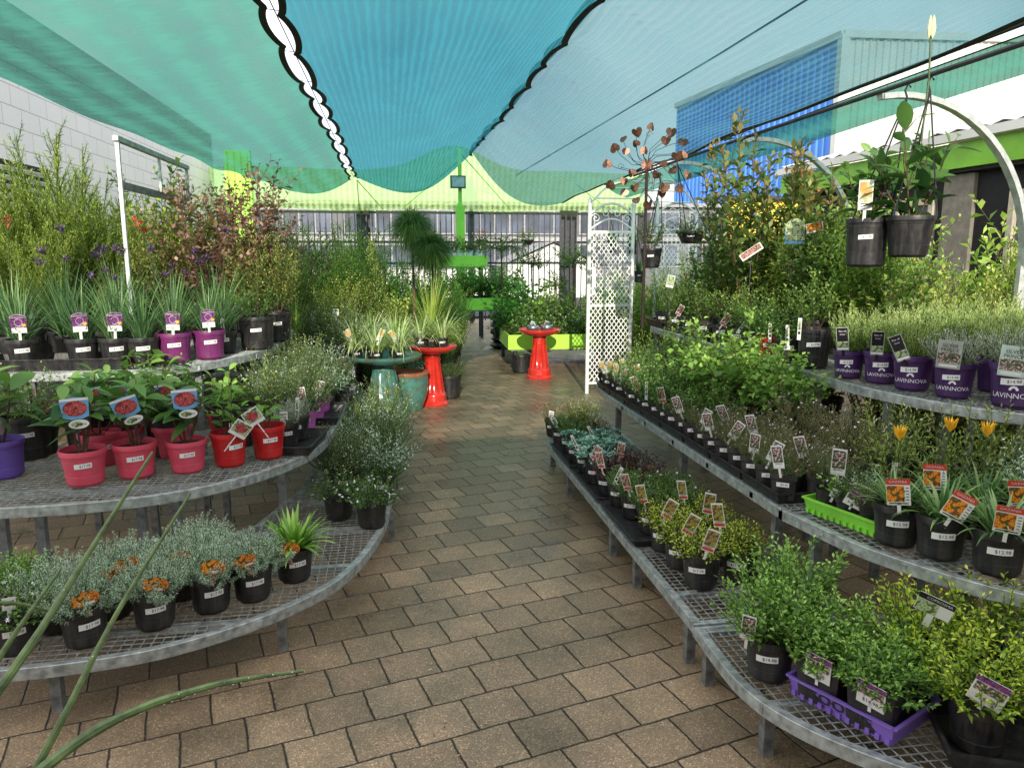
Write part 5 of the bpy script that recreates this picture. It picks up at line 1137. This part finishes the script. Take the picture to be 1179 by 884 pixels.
for i, (px, py, yy, k, s, w) in enumerate([(577, 285, 11.2, 'weeping', 1.5, 'weeping standard tree with pale narrow leaves'), (612, 300, 11.4, 'ballhead', 1.3, 'bushy headed standard plant right of the weeping tree'), (660, 300, 11.3, 'ballhead', 1.5, 'bushy headed standard plant beside the white arbour'), (640, 325, 10.9, 'ballhead', 1.1, 'low headed standard plant over the lime table')]):
    x, y, z = D(px, py, yy); t = empty('standard_tree', (x, y, .31)); tag(t, w, 'standard tree'); pm, sm = pot_meshes('blackbig'); link('pot', pm, t); link('soil', sm, t)
    MB().tube([(0, 0, .15), (.015, 0, z * .4), (0, 0, z - .31)], .012, 7).build('trunk', M['bark'], t, smooth=True); link('crown', plant(k, i % 2), t, (0, 0, z - .36), (0, 0, i), s)
potted(1.72, 9.95, 0, 'shade', 'blackbig', 'black pot standing under the low lime edged table', ps=1.1, fs=.3, lab=False)
t = empty('teal_dish', (2.0, 10.2, 0)); tag(t, 'shallow teal dish on a stand under the lime table', 'garden pot'); MB().lathe([(.1, 0), (.06, .05), (.06, .2), (.2, .26), (.2, .28), (0, .24)], 24).build('body', M['tealglaze'], t, smooth=True)
lime_table('planter_stand', (1.55, 12.9, 0), (1.05, .5), .84, 'lower lime planter stand with small red flower pots at the far end', .2)
for i in range(8):
    k = 'redflower' if i in (4, 5) else 'broad'
    potted(1.12 + .12 * i, 12.72, .76, k, 'black', '%s pot on the lower lime planter stand, %s from the left' % ('red flowering' if k == 'redflower' else 'dark leafy', ORD[i]), ps=.75, fs=1.3, lab=False)
lime_table('planter_stand', (1.3, 14.3, 0), (.95, .45), 1.53, 'upper lime planter stand with white pots of red flowers beside the green post', .2)
POTS['white'] = (.06, .045, .12, 'label')
for i in range(5):
    potted(.93 + .18 * i, 14.18, 1.47, 'redflower' if i % 2 else 'pinkflower', 'white', '%s flower pot from the left on the upper lime planter stand' % ORD[i], ps=1.3, fs=1.5, lab=False)
t = empty('bag_stack', (1.9, 12.6, 0)); tag(t, 'stack of shiny black nursery bags on the paving below the lime planter', 'bags')
for k in range(5):
    MB().lathe([(0, 0), (.2, 0), (.25, .03), (.26, .06), (.24, .1), (.18, .115), (0, .12)], 22, flute=lambda a, z, k=k: .05 * math.sin(5 * a + k * 2) + .03 * math.sin(11 * a + k)).build('bag', M['bag'], t, (.012 * (k % 2), 0, k * .112), smooth=True)
t = empty('lime_box', (2.05, 12.95, 0)); tag(t, 'plain lime box behind the black bag stack', 'box')
b = MB(); b.box((0, 0, .34), (.34, .3, .68)); b.build('body', M['lime'], t); MB().box((0, 0, .69), (.37, .33, .02)).build('lid', M['lime'], t)

# ================================================================== FAR END: post, floodlight, fence, lime cloth, buildings
t = empty('green_post', (1.42, 15.4, 0)); tag(t, 'lime painted steel post holding up the shade cloth', 'post')
MB().box((0, 0, 1.25), (.17, .17, 2.5)).build('lower_post', M['lime'], t); MB().box((0, 0, 3.05), (.07, .07, 1.1)).build('upper_post', M['lime'], t)
MB().lathe([(.09, 2.5), (.04, 2.56)], 12).build('collar', M['lime'], t)
t = empty('floodlight', (1.37, 15.25, 2.95)); tag(t, 'square floodlight with black frame on the green post', 'floodlight')
MB().box((0, 0, 0), (.3, .06, .24)).build('frame', M['darksteel'], t); MB().box((0, -.033, 0), (.25, .006, .19)).build('lens', M['lamp'], t); MB().bar((0, .03, 0), (.04, .12, -.02), .04).build('bracket', M['darksteel'], t)
FY = 17.3
fe = empty('steel_fence', (0, FY, 0)); tag(fe, 'dark vertical bar security fence across the far end', 'fence')
b = MB(); x = -3.6
while x < 5.9: b.box((x, 0, 1.26), (.022, .022, 2.44)); x += .125
b.build('bars', M['darksteel'], fe)
for z in (.12, 1.35, 2.46): MB().box((1.15, .024, z), (9.5, .03, .05)).build('fence_rail', M['darksteel'], fe)
for x, w in ((-3.6, .1), (-.55, .3), (1.85, .09), (4.15, .4), (5.85, .12)): MB().box((x, .09 + w / 2, 1.3), (w, .1, 2.6)).build('fence_post', M['darksteel'], fe)
def clothmat(name, T, Dc, fac=.5, tl=.6, wr=(1, 1, 1), bumpy=.4):
    m, nt, b = newmat(name); out = nt.nodes['Material Output']
    tr = N(nt, 'ShaderNodeBsdfTransparent'); tr.inputs['Color'].default_value = (*T, 1)
    tc = N(nt, 'ShaderNodeTexCoord')
    mp = N(nt, 'ShaderNodeMapping'); mp.inputs['Scale'].default_value = wr; nt.links.new(tc.outputs['Object'], mp.inputs['Vector'])
    no = N(nt, 'ShaderNodeTexNoise'); no.inputs['Scale'].default_value = 1.0; no.inputs['Detail'].default_value = 7; no.inputs['Roughness'].default_value = .7; nt.links.new(mp.outputs[0], no.inputs['Vector'])
    wv = N(nt, 'ShaderNodeTexWave'); wv.inputs['Scale'].default_value = 1.3; wv.inputs['Distortion'].default_value = 1.6; wv.inputs['Detail'].default_value = 4; wv.inputs['Detail Scale'].default_value = 3; nt.links.new(mp.outputs[0], wv.inputs['Vector'])
    ad = N(nt, 'ShaderNodeMath', operation='MULTIPLY_ADD'); ad.inputs[1].default_value = .42; nt.links.new(wv.outputs['Fac'], ad.inputs[0]); nt.links.new(no.outputs['Fac'], ad.inputs[2])
    cr = N(nt, 'ShaderNodeValToRGB'); cr.color_ramp.elements[0].position = .35; cr.color_ramp.elements[1].position = .95
    cr.color_ramp.elements[0].color = (*[c * .45 for c in Dc], 1); cr.color_ramp.elements[1].color = (*[min(1, c * 1.5) for c in Dc], 1); nt.links.new(ad.outputs[0], cr.inputs['Fac'])
    df = N(nt, 'ShaderNodeBsdfDiffuse'); tl_ = N(nt, 'ShaderNodeBsdfTranslucent')
    nt.links.new(cr.outputs['Color'], df.inputs['Color']); nt.links.new(cr.outputs['Color'], tl_.inputs['Color'])
    bp = N(nt, 'ShaderNodeBump'); bp.inputs['Strength'].default_value = bumpy; bp.inputs['Distance'].default_value = .02; nt.links.new(ad.outputs[0], bp.inputs['Height'])
    nt.links.new(bp.outputs['Normal'], df.inputs['Normal']); nt.links.new(bp.outputs['Normal'], tl_.inputs['Normal'])
    m1 = N(nt, 'ShaderNodeMixShader'); m1.inputs[0].default_value = tl; nt.links.new(df.outputs[0], m1.inputs[1]); nt.links.new(tl_.outputs[0], m1.inputs[2])
    mr = N(nt, 'ShaderNodeMapRange'); mr.inputs[1].default_value = .3; mr.inputs[2].default_value = .9; mr.inputs[3].default_value = fac - .13; mr.inputs[4].default_value = fac + .13; nt.links.new(ad.outputs[0], mr.inputs[0])
    m2 = N(nt, 'ShaderNodeMixShader'); nt.links.new(mr.outputs[0], m2.inputs[0]); nt.links.new(tr.outputs[0], m2.inputs[1]); nt.links.new(m1.outputs[0], m2.inputs[2])
    nt.links.new(m2.outputs[0], out.inputs['Surface']); return m
CL = clothmat('lime shade cloth', (.75, 1, .5), (.5, .95, .3), .5, .6, (2, 2, 6), .1)
CT = clothmat('blue teal shade cloth', (.14, .42, .48), (.03, .17, .21), .55, .75, (4, .8, 4), .5)
CG = clothmat('green teal shade cloth', (.24, .48, .41), (.05, .2, .15), .57, .75, (.8, 4, 4), .5)
CR = clothmat('grey teal shade cloth', (.34, .5, .53), (.07, .18, .2), .47, .75, (4, .8, 4), .4)
def sheet(name, fn, nu, nv, mat, label, cat):
    V = [tuple(fn(u / nu, v / nv)) for v in range(nv + 1) for u in range(nu + 1)]
    Fc = [(v * (nu + 1) + u, v * (nu + 1) + u + 1, (v + 1) * (nu + 1) + u + 1, (v + 1) * (nu + 1) + u) for v in range(nv) for u in range(nu)]
    t = empty(name, (0, 0, 0)); tag(t, label, cat); MB().add(V, Fc).build('cloth', mat, t, smooth=True); return t
def limef(u, v):
    x = -3.6 + 9.4 * u; return (x, 17.1 - .4 * v + .03 * math.sin(x * 3.1), 2.5 + (.82 + .5 * math.exp(-((x - 1.45) / .9) ** 2)) * v + .02 * math.sin(x * 2))
ws = sheet('windbreak_cloth', limef, 80, 8, CL, 'lime green cloth windbreak stretched above the far fence', 'shade cloth')
for p, q in (((1.45, 15.4, 3.5), (2.7, 16.95, 2.5)), ((1.45, 15.4, 3.4), (.3, 16.95, 2.52)), ((-.6, 15.9, 3.02), (-.1, 16.9, 2.5)), ((-.6, 15.9, 3.02), (-.6, 16.9, 2.45)), ((3.9, 15.9, 3.0), (4.9, 16.9, 2.55))): MB().tube([p, q], .009, 5).build('stay_cable', M['limedeep'], ws)

# office building across the road
ob = empty('office_building', (0, 30, 0)); tag(ob, 'grey office building with long window bands across the road', 'building')
MB().box((2, 5, 1.75), (44, 10, 3.5)).build('wall', M['greywall'], ob)
for z in (1.45, 2.75):
    for i in range(9):
        x = -18 + i * 4.6; w = MB(); w.box((0, 0, 0), (4.2, .06, .95)); wo = w.build('window', M['trim'], ob, (x, -.04, z))
        g = MB()
        for j in range(7): g.box((-1.77 + j * .59, -.045, 0), (.53, .03, .82))
        g.build('pane', M['bluepane'], wo)
MB().box((2, -.1, 2.1), (44.4, .2, .16)).build('ledge', M['trim'], ob); MB().box((2, -.12, 3.45), (44.4, .24, .14)).build('ledge', M['trim'], ob)
sh = empty('white_shed', (5.7, 26.5, 0)); tag(sh, 'white gable roofed shed seen behind the fence', 'building')
b = MB(); b.add([(-1.6, 0, 0), (1.6, 0, 0), (1.6, 0, 1.2), (0, 0, 1.9), (-1.6, 0, 1.2), (-1.6, 3, 0), (1.6, 3, 0), (1.6, 3, 1.2), (0, 3, 1.9), (-1.6, 3, 1.2)], [(0, 1, 2, 3, 4), (9, 8, 7, 6, 5), (0, 4, 9, 5), (1, 6, 7, 2)]); b.build('wall', M['white'], sh)
b = MB(); b.add([(-1.9, -.2, 1.12), (0, -.2, 1.96), (0, 3.2, 1.96), (-1.9, 3.2, 1.12), (1.9, -.2, 1.12), (1.9, 3.2, 1.12)], [(0, 1, 2, 3), (1, 4, 5, 2)]); b.build('roof', M['trim'], sh)
lw_ = empty('low_wall', (-3, 27.5, 0)); tag(lw_, 'low white wall across the road seen between the fence bars', 'wall')
MB().box((0, 0, .5), (13, .2, 1.0)).build('wall', M['white'], lw_); MB().box((0, 0, 1.03), (13.1, .28, .06)).build('coping', M['trim'], lw_)
for i, (px, k, w) in enumerate([(555, 'pinkflower', 'hanging basket of pale pink flowers on the far fence'), (607, 'redflower', 'hanging basket of red flowers and green leaves on the far fence')]):
    x, y, z = D(px, 275, 17.1); potted(x, y, z - .14, k, 'hangbowl', w, 'hanging basket', fs=1.5, ps=.9, lab=False, name='hanging_basket')

# blue and pale corrugated warehouse
wx, wy = D(972, 40, 26)[:2]; wz = D(972, 40, 26)[2]
def ribbed(x0, y0, x1, y1, z0, z1, pitch, dep):
    d = Vector((x1 - x0, y1 - y0, 0)); Ln = d.length; d.normalize(); n = Vector((d.y, -d.x, 0)); b = MB(); k = int(Ln / pitch); V = []
    for i in range(k):
        for s, o in ((0, 0), (.62, 0), (.72, dep), (.9, dep)):
            p = Vector((x0, y0, 0)) + d * (i + s) * pitch + n * o; V += [(p.x, p.y, z0), (p.x, p.y, z1)]
    m = len(V) // 2; return b.add(V, [(2 * i, 2 * i + 2, 2 * i + 3, 2 * i + 1) for i in range(m - 1)])
wh = empty('warehouse', (0, 0, 0)); tag(wh, 'tall corrugated warehouse, bright blue side and pale front', 'building')
ribbed(wx, wy, wx - .9, wy + 13.5, 0, wz, .42, -.06).build('blue_wall', M['blueiron'], wh)
ribbed(wx, wy, wx + 16, wy - 1, 0, wz, .26, .05).build('front_wall', M['whiteiron'], wh)
MB().add([(wx - .1, wy - .1, wz + .02), (wx + 16, wy - 1.1, wz + .02), (wx + 15, wy + 13.5, wz + .02), (wx - 1.0, wy + 13.5, wz + .02)], [(0, 1, 2, 3)]).build('roof', M['whiteiron'], wh)
b = MB(); b.bar((wx - .05, wy - .05, wz), (wx - .95, wy + 13.5, wz), .2, .25); b.bar((wx - .05, wy - .05, wz), (wx + 16, wy - 1.05, wz), .2, .25); b.box((wx, wy, wz / 2), (.3, .3, wz)); b.build('flashing', M['whiteiron'], wh)
yw = empty('yellow_wall', (0, 0, 0)); tag(yw, 'yellow painted shopfront wall below the blue warehouse', 'building')
MB().box((14.4, 21.5, 1.55), (9, .3, 3.1)).build('wall', M['yellow'], yw); MB().box((14.4, 21.45, 3.16), (9.2, .5, .12)).build('coping', M['darksteel'], yw)
for i in range(3): MB().box((11.6 + i * 2.6, 21.33, 1.2), (1.9, .04, 1.7)).build('window', M['glassdark'], yw)

# shop on the right with eaves
sb = empty('shop_building', (0, 0, 0)); tag(sb, 'low shop building on the right with lime fascia and white iron roof', 'building')
MB().box((9.4, 6.2, 1.35), (4.8, 12.4, 2.7)).build('wall', M['cream'], sb)
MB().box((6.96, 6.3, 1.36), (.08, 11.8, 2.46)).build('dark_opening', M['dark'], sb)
MB().box((6.8, 6.25, 2.74), (.06, 12.8, .3)).build('fascia', M['limedeep'], sb)
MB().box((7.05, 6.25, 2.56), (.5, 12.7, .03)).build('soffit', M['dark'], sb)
b = MB()
for p, q in zip([(-.07, 2.9), (-.07, 2.98), (-.05, 3.0)], [(-.07, 2.98), (-.05, 3.0), (.05, 3.0)]): pass
b.box((6.72, 6.2, 2.95), (.09, 13.0, .1)); b.build('gutter', M['whiteiron'], sb)
V = []; k = 150
for i in range(k + 1):
    y = -.3 + 13.0 * i / k; dz = .018 * math.sin(i * math.pi * .5); V += [(6.74, y, 3.03 + dz), (9.3, y, 3.66 + dz), (12, y, 3.1 + dz)]
MB().add(V, [(3 * i + j, 3 * i + j + 1, 3 * i + j + 4, 3 * i + j + 3) for i in range(k) for j in (0, 1)]).build('roof', M['whiteiron'], sb, smooth=True)
for y in (4.5, 7.0, 9.6):
    w = MB(); 
    for (yy, zz, sy, sz) in ((0, .62, 1.3, .08), (0, -.62, 1.3, .08), (.65, 0, .08, 1.3), (-.65, 0, .08, 1.3), (0, 0, .05, 1.2)): w.box((0, yy, zz), (.09 - .002 * (sz > 1), sy, sz))
    wo = w.build('window', M['beige'], sb, (6.9, y, 1.62)); MB().box((.02, 0, 0), (.02, 1.24, 1.2)).build('pane', M['bluepane'], wo)
for y in (3.4, 6.0, 8.5): MB().box((6.9, y, 1.28), (.06, .5, 2.5)).build('wall_panel', M['panel'], sb)

# block wall on the left with louvres
def blockmat():
    m, nt, b = newmat('painted block wall'); tc = N(nt, 'ShaderNodeTexCoord')
    sx = N(nt, 'ShaderNodeSeparateXYZ'); cb = N(nt, 'ShaderNodeCombineXYZ'); nt.links.new(tc.outputs['Object'], sx.inputs[0]); nt.links.new(sx.outputs['Y'], cb.inputs['X']); nt.links.new(sx.outputs['Z'], cb.inputs['Y'])
    br = N(nt, 'ShaderNodeTexBrick'); br.inputs['Scale'].default_value = 1; br.inputs['Brick Width'].default_value = .4; br.inputs['Row Height'].default_value = .2; br.inputs['Mortar Size'].default_value = .006; br.inputs['Mortar Smooth'].default_value = .6
    br.inputs['Color1'].default_value = (.8, .8, .81, 1); br.inputs['Color2'].default_value = (.84, .84, .84, 1); br.inputs['Mortar'].default_value = (.5, .5, .5, 1); nt.links.new(cb.outputs[0], br.inputs['Vector'])
    nt.links.new(br.outputs['Color'], b.inputs['Base Color']); b.inputs['Roughness'].default_value = .7
    no = N(nt, 'ShaderNodeTexNoise'); no.inputs['Scale'].default_value = 40; nt.links.new(tc.outputs['Object'], no.inputs['Vector'])
    ml = N(nt, 'ShaderNodeMath', operation='MULTIPLY_ADD'); ml.inputs[1].default_value = -3; nt.links.new(br.outputs['Fac'], ml.inputs[0]); nt.links.new(no.outputs['Fac'], ml.inputs[2])
    bp = N(nt, 'ShaderNodeBump'); bp.inputs['Strength'].default_value = .5; bp.inputs['Distance'].default_value = .006; nt.links.new(ml.outputs[0], bp.inputs['Height']); nt.links.new(bp.outputs[0], b.inputs['Normal']); return m
bwal = empty('block_wall', (0, 0, 0)); tag(bwal, 'white painted block wall with a louvred vent along the left side', 'wall')
BM = blockmat(); MB().box((-3.75, 11.1, 2.0), (.3, 12.2, 4.0)).build('wall', BM, bwal)
lo = MB()
for i in range(14): lo.box((-3.565, 7.55, 1.28 + i * .085), (.03, 3.0, .04), rot=Matrix.Rotation(R(25), 3, 'Y'))
v = MB().box((-3.585, 7.55, 1.84), (.02, 3.05, 1.25)).build('louvre_vent', M['dark'], bwal); lo.build('slats', M['whiteiron'], v)
lp = empty('lime_column', (-2.95, 16.4, 0)); tag(lp, 'lime painted ribbed column at the far left corner', 'column'); MB().box((0, 0, 1.8), (.5, .2, 3.6)).build('column_body', M['lime'], lp)
for i in range(4): MB().box((-.2 + .13 * i, -.12, 1.8), (.03, .04, 3.56)).build('column_rib', M['lime'], lp)

# steel frame standing over the upper left shelf
fr_ = empty('display_stand', (-1.6, 5.05, 0)); tag(fr_, 'galvanised rectangular sign frame standing above the upper left shelf', 'frame')
MB().box((0, 0, 1.605), (.022, .022, 1.3)).build('frame_post', M['galvlight'], fr_); MB().box((0, 1.6, 1.605), (.022, .022, 1.3)).build('frame_post', M['galvlight'], fr_)
MB().box((0, .8, 2.272), (.034, 1.66, .03)).build('top_bar', M['galv'], fr_); MB().box((0, .8, 2.0), (.02, 1.575, .045)).build('lower_bar', M['galvdark'], fr_); MB().box((0, .85, 2.14), (.015, .022, .23)).build('upright', M['galv'], fr_)

# ================================================================== SHADE CLOTH ROOF
Y0, Y1 = 3.9, 16.0
def scal(y, amp, per=1.02, ph=0): return amp * abs(math.sin(math.pi * (y + .12 * math.sin(y * 2.3)) / per + ph)) ** .6
GX, GZ, SX_, SZ_ = -.66, 3.06, 1.66, 3.55
def gz(y): return GZ + .03 * math.sin(y * .8)
def sz(y): return SZ_ + .02 * math.sin(y)
def bulge(v): return 0
def edge_far(u, v): return 0
rw = np.random.default_rng(3); WR = [(rw.uniform(.3, 5), rw.uniform(.3, 3), rw.uniform(0, 6), rw.uniform(.3, 1)) for _ in range(10)]
def wrk(x, y, a=.022):
    return sum(math.sin(x * p + y * q + r_) * s for p, q, r_, s in WR) * a * .5
def center(u, v):
    ys = 4.7 + 1.0 * u - 1.1 * math.sin(math.pi * u); y = ys + (Y1 - ys) * v; xl = GX + .03 + scal(y, .055); xr = SX_ + .05
    x = xl + (xr - xl) * u; z = gz(y) * (1 - u) + sz(y) * u - (.42 * math.sin(math.pi * u) * (.35 + .65 * v ** 4) + .1 * math.sin(math.pi * u))
    yy = y - (.35 * math.sin(math.pi * u) if v > .97 else 0) * (v - .97) / .03
    return (x, yy, z + wrk(x, y))
def right(u, v):
    ys = 5.7 - 2.5 * u - 1.0 * math.sin(math.pi * u); y = ys + (Y1 - ys - .6) * v; xl = SX_ + .0 - scal(y, .07); xr = 3.5
    x = xl + (xr - xl) * u; z = (sz(y) + .012) * (1 - u) + (2.93 - .02 * y) * u - (.16 + .32 * v ** 4) * math.sin(math.pi * u)
    return (x, y, z + wrk(x + 3, y))
LP = [(-3.4, -.4, 3.3), (-3.2, 3, 3.05), (-2.75, 5.5, 2.8), (-2.45, 7, 2.72), (-2.3, 9, 2.7), (-2.3, 11, 2.72), (-2.25, 13, 2.78), (-2.1, 16, 2.9)]
def lpe(y):
    for a_, b_ in zip(LP[:-1], LP[1:]):
        if a_[1] <= y <= b_[1] + 1e-6: t_ = (y - a_[1]) / (b_[1] - a_[1]); return a_[0] + t_ * (b_[0] - a_[0]), a_[2] + t_ * (b_[2] - a_[2])
    return LP[-1][0], LP[-1][2]
def left(u, v):
    ys = 4.2 + .4 * u - .5 * math.sin(math.pi * u); y = ys + (Y1 - ys) * v; xr = GX - .03 - scal(y + .2, .055); xl, zl = lpe(y)
    x = xl + (xr - xl) * u; z = zl * (1 - u) + gz(y) * u - (.1 + .15 * v ** 4) * math.sin(math.pi * u)
    return (x, y, z + wrk(x + 7, y))
def flap(u, v):
    y = 3.0 + (12.5 - 3.0) * v; x = 3.6 + .36 * u; z = (2.9 - .02 * y) * (1 - u) + (2.8 - .025 * y) * u - .03 * math.sin(math.pi * u)
    return (x, y, z + wrk(x + 2, y, .006))
def sail(name, fn, nu, nv, mat, label, edges):
    t = sheet(name, fn, nu, nv, mat, label, 'shade cloth')
    for nm, pts, w in edges:
        b = MB(); 
        for p, q in zip(pts[:-1], pts[1:]): b.bar(p, q, w, .006)
        b.build(nm, M['binding'], t)
    return t
def line(fn, u, n, dz=-.004): return [tuple(Vector(fn(u, i / n)) + Vector((0, 0, dz))) for i in range(n + 1)]
sail('shade_sail', center, 24, 320, CT, 'blue teal shade cloth panel over the middle of the path', [('webbing', line(center, 0, 320), .045)])
sail('shade_sail', right, 24, 320, CR, 'grey teal shade cloth panel on the right, seen through to the warehouse', [('webbing', line(right, 1, 80), .05), ('seam_webbing', line(right, 0, 320, -.085), .06)])
sail('shade_sail', left, 24, 320, CG, 'green teal shade cloth panel on the left side', [('webbing', line(left, 1, 320), .045)])
sail('shade_sail', flap, 8, 60, CG, 'narrow green shade cloth strip outside the right cable', [('webbing', line(flap, 0, 40), .012)])
b = MB(); pts = [(2.62, 2.8, 3.17), (2.62, 6, 3.14), (2.4, 14.5, 3.02)]; b.tube(pts, .008, 5); tag(b.build('support_cable', M['binding']), 'thin black cable running under the grey teal cloth panel', 'cable')
b = MB(); b.tube([(3.56, 2.2, 2.9), (3.56, 12.5, 2.7)], .014, 6); tag(b.build('support_cable', M['binding']), 'heavy black cable along the right edge of the shade cloth', 'cable')
b = MB(); b.tube([(GX, 3.0, GZ + .01), (GX, 15.9, GZ + .01)], .004, 4)
for i in range(13):
    y = 3.1 + i * 1.0; b.tube([(GX - .07, y, GZ), (GX + .07, y + .05, GZ)], .003, 3)
tag(b.build('lacing_cord', M['binding']), 'thin lacing cord zigzagging in the gap between cloth panels', 'cord')

# ================================================================== FOREGROUND SUCCULENT STEMS
ss = empty('spiny_succulent', (-.92, .95, 0)); tag(ss, 'spiny grey green succulent with long arching stems in the near left corner', 'succulent')
pm, sm = pot_meshes('blackbig'); link('pot', pm, ss, sc=2.0); link('soil', sm, ss, sc=2.0)
def cstem(pix, r0, nd=0):
    w = [Vector(D(px, py, yy)) - Vector((-.92, .95, 0)) for px, py, yy in pix]; w = [Vector(p) for p in smooth_line(w, 8)]
    n = len(w); b = MB(); rs = [r0 * (1 - .75 * (i / (n - 1)) ** 1.6) * (1 + .05 * math.sin(i * 1.3)) for i in range(n)]
    b.tube(w, rs, 8)
    for i in range(nd):
        f = (.35 + .62 * i / nd) * (n - 1); j = int(f); p = w[j].lerp(w[min(j + 1, n - 1)], f - j); rr_ = rs[j]
        b.lathe([(0, -.0014), (.0014, 0), (0, .0014)], 5, 1, (p.x + random.uniform(-.3, .3) * rr_, p.y - rr_ * .55, p.z - rr_ * (.75 if i % 3 else -.5)))
    b.build('stem', [L['cactus'], M['label']], ss, smooth=True)
cstem([(-150, 960, .85), (-60, 870, .92), (30, 750, 1.0), (100, 640, 1.08), (176, 520, 1.15)], .0072, 6)
cstem([(-120, 1150, .8), (-30, 1010, .88), (60, 850, .95), (135, 705, 1.03), (219, 568, 1.1)], .0062, 6)
cstem([(-150, 1080, .8), (10, 920, .88), (120, 835, .95), (240, 790, 1.0), (350, 772, 1.05)], .0085, 34)
cstem([(-160, 930, .9), (-60, 850, .98), (10, 740, 1.05), (70, 655, 1.1)], .006, 0)
cstem([(-160, 760, 1.0), (-60, 705, 1.05), (10, 694, 1.1), (60, 704, 1.15)], .005, 0)

f = Fol(77); n = 150; rg = np.random.default_rng(8)
P_ = np.stack([np.where(rg.random(n) < .6, rg.normal(.12, .12, n), rg.uniform(-.3, 1.1, n)), rg.uniform(2.0, 7.5, n), np.full(n, .004)], 1)
D_ = np.stack([rg.normal(0, 1, n), rg.normal(0, 1, n), rg.uniform(0, .25, n)], 1)
f.leaves(P_, D_, rg.uniform(.008, .026, n), rg.uniform(.004, .01, n), 0, rg.uniform(0, 1, n), droop=0, twist=.2)
tag(link('leaf_litter', f.mesh('leaf_litter', [L['redleaf']])), kind='stuff')

# ================================================================== UNSEEN WALL BEHIND THE CAMERA (added to keep the low sun off the foreground)
sw = empty('sun_blocking_wall', (0, 0, 0)); tag(sw, 'unseen cream wall added behind the viewer to block the low sun', 'building')
MB().box((1, -1.65, 1.6), (16, .3, 3.2)).build('wall', M['cream'], sw)
MB().box((1, -1.48, 1.1), (3, .05, 2.2)).build('door', M['glassdark'], sw)

# ================================================================== LIGHT, SKY, CAMERA
SUN_EL, SUN_AZ = R(22), 7.0   # light travels 30 degrees right of the aisle direction
sd = bpy.data.lights.new('sun', 'SUN'); sd.energy = 5.0; sd.angle = R(.6); sd.color = (1, .93, .8)
so = bpy.data.objects.new('sun', sd); col.objects.link(so)
dv = Vector((math.sin(R(SUN_AZ)) * math.cos(SUN_EL), math.cos(R(SUN_AZ)) * math.cos(SUN_EL), -math.sin(SUN_EL)))
so.rotation_euler = dv.to_track_quat('-Z', 'Y').to_euler(); so.location = (-4, -6, 6)
w = bpy.data.worlds.new('World'); scene.world = w; w.use_nodes = True; nt = w.node_tree
bg = nt.nodes['Background']; sky = N(nt, 'ShaderNodeTexSky'); sky.sky_type = 'NISHITA'; sky.sun_disc = False
sky.sun_elevation = SUN_EL; sky.sun_rotation = R(180 + SUN_AZ)
tc = N(nt, 'ShaderNodeTexCoord'); no = N(nt, 'ShaderNodeTexNoise'); no.inputs['Scale'].default_value = 2.2; no.inputs['Detail'].default_value = 8; nt.links.new(tc.outputs['Generated'], no.inputs['Vector'])
cr = N(nt, 'ShaderNodeValToRGB'); cr.color_ramp.elements[0].position = .25; cr.color_ramp.elements[1].position = .55; nt.links.new(no.outputs['Fac'], cr.inputs['Fac'])
mx = N(nt, 'ShaderNodeMix', data_type='RGBA'); nt.links.new(cr.outputs['Color'], mx.inputs[0]); nt.links.new(sky.outputs['Color'], mx.inputs[6]); mx.inputs[7].default_value = (12, 12, 12.1, 1)
nt.links.new(mx.outputs[2], bg.inputs['Color']); bg.inputs['Strength'].default_value = .15
cd = bpy.data.cameras.new('camera'); cam = bpy.data.objects.new('camera', cd); col.objects.link(cam)
cam.location = (0, 0, EYE); cd.sensor_width = 36; cd.lens = 36 * F / 1179; cd.clip_end = 500; cd.clip_start = .05
cam.rotation_euler = (R(90) - PITCH, 0, -YAW); scene.camera = cam
scene.view_settings.view_transform = 'Standard'; scene.view_settings.look = 'None'; scene.view_settings.exposure = 0
scene.cycles.use_denoising = True; scene.cycles.max_bounces = 9; scene.cycles.transparent_max_bounces = 16; scene.cycles.sample_clamp_indirect = 6
scene.cycles.transmission_bounces = 4; scene.cycles.diffuse_bounces = 4
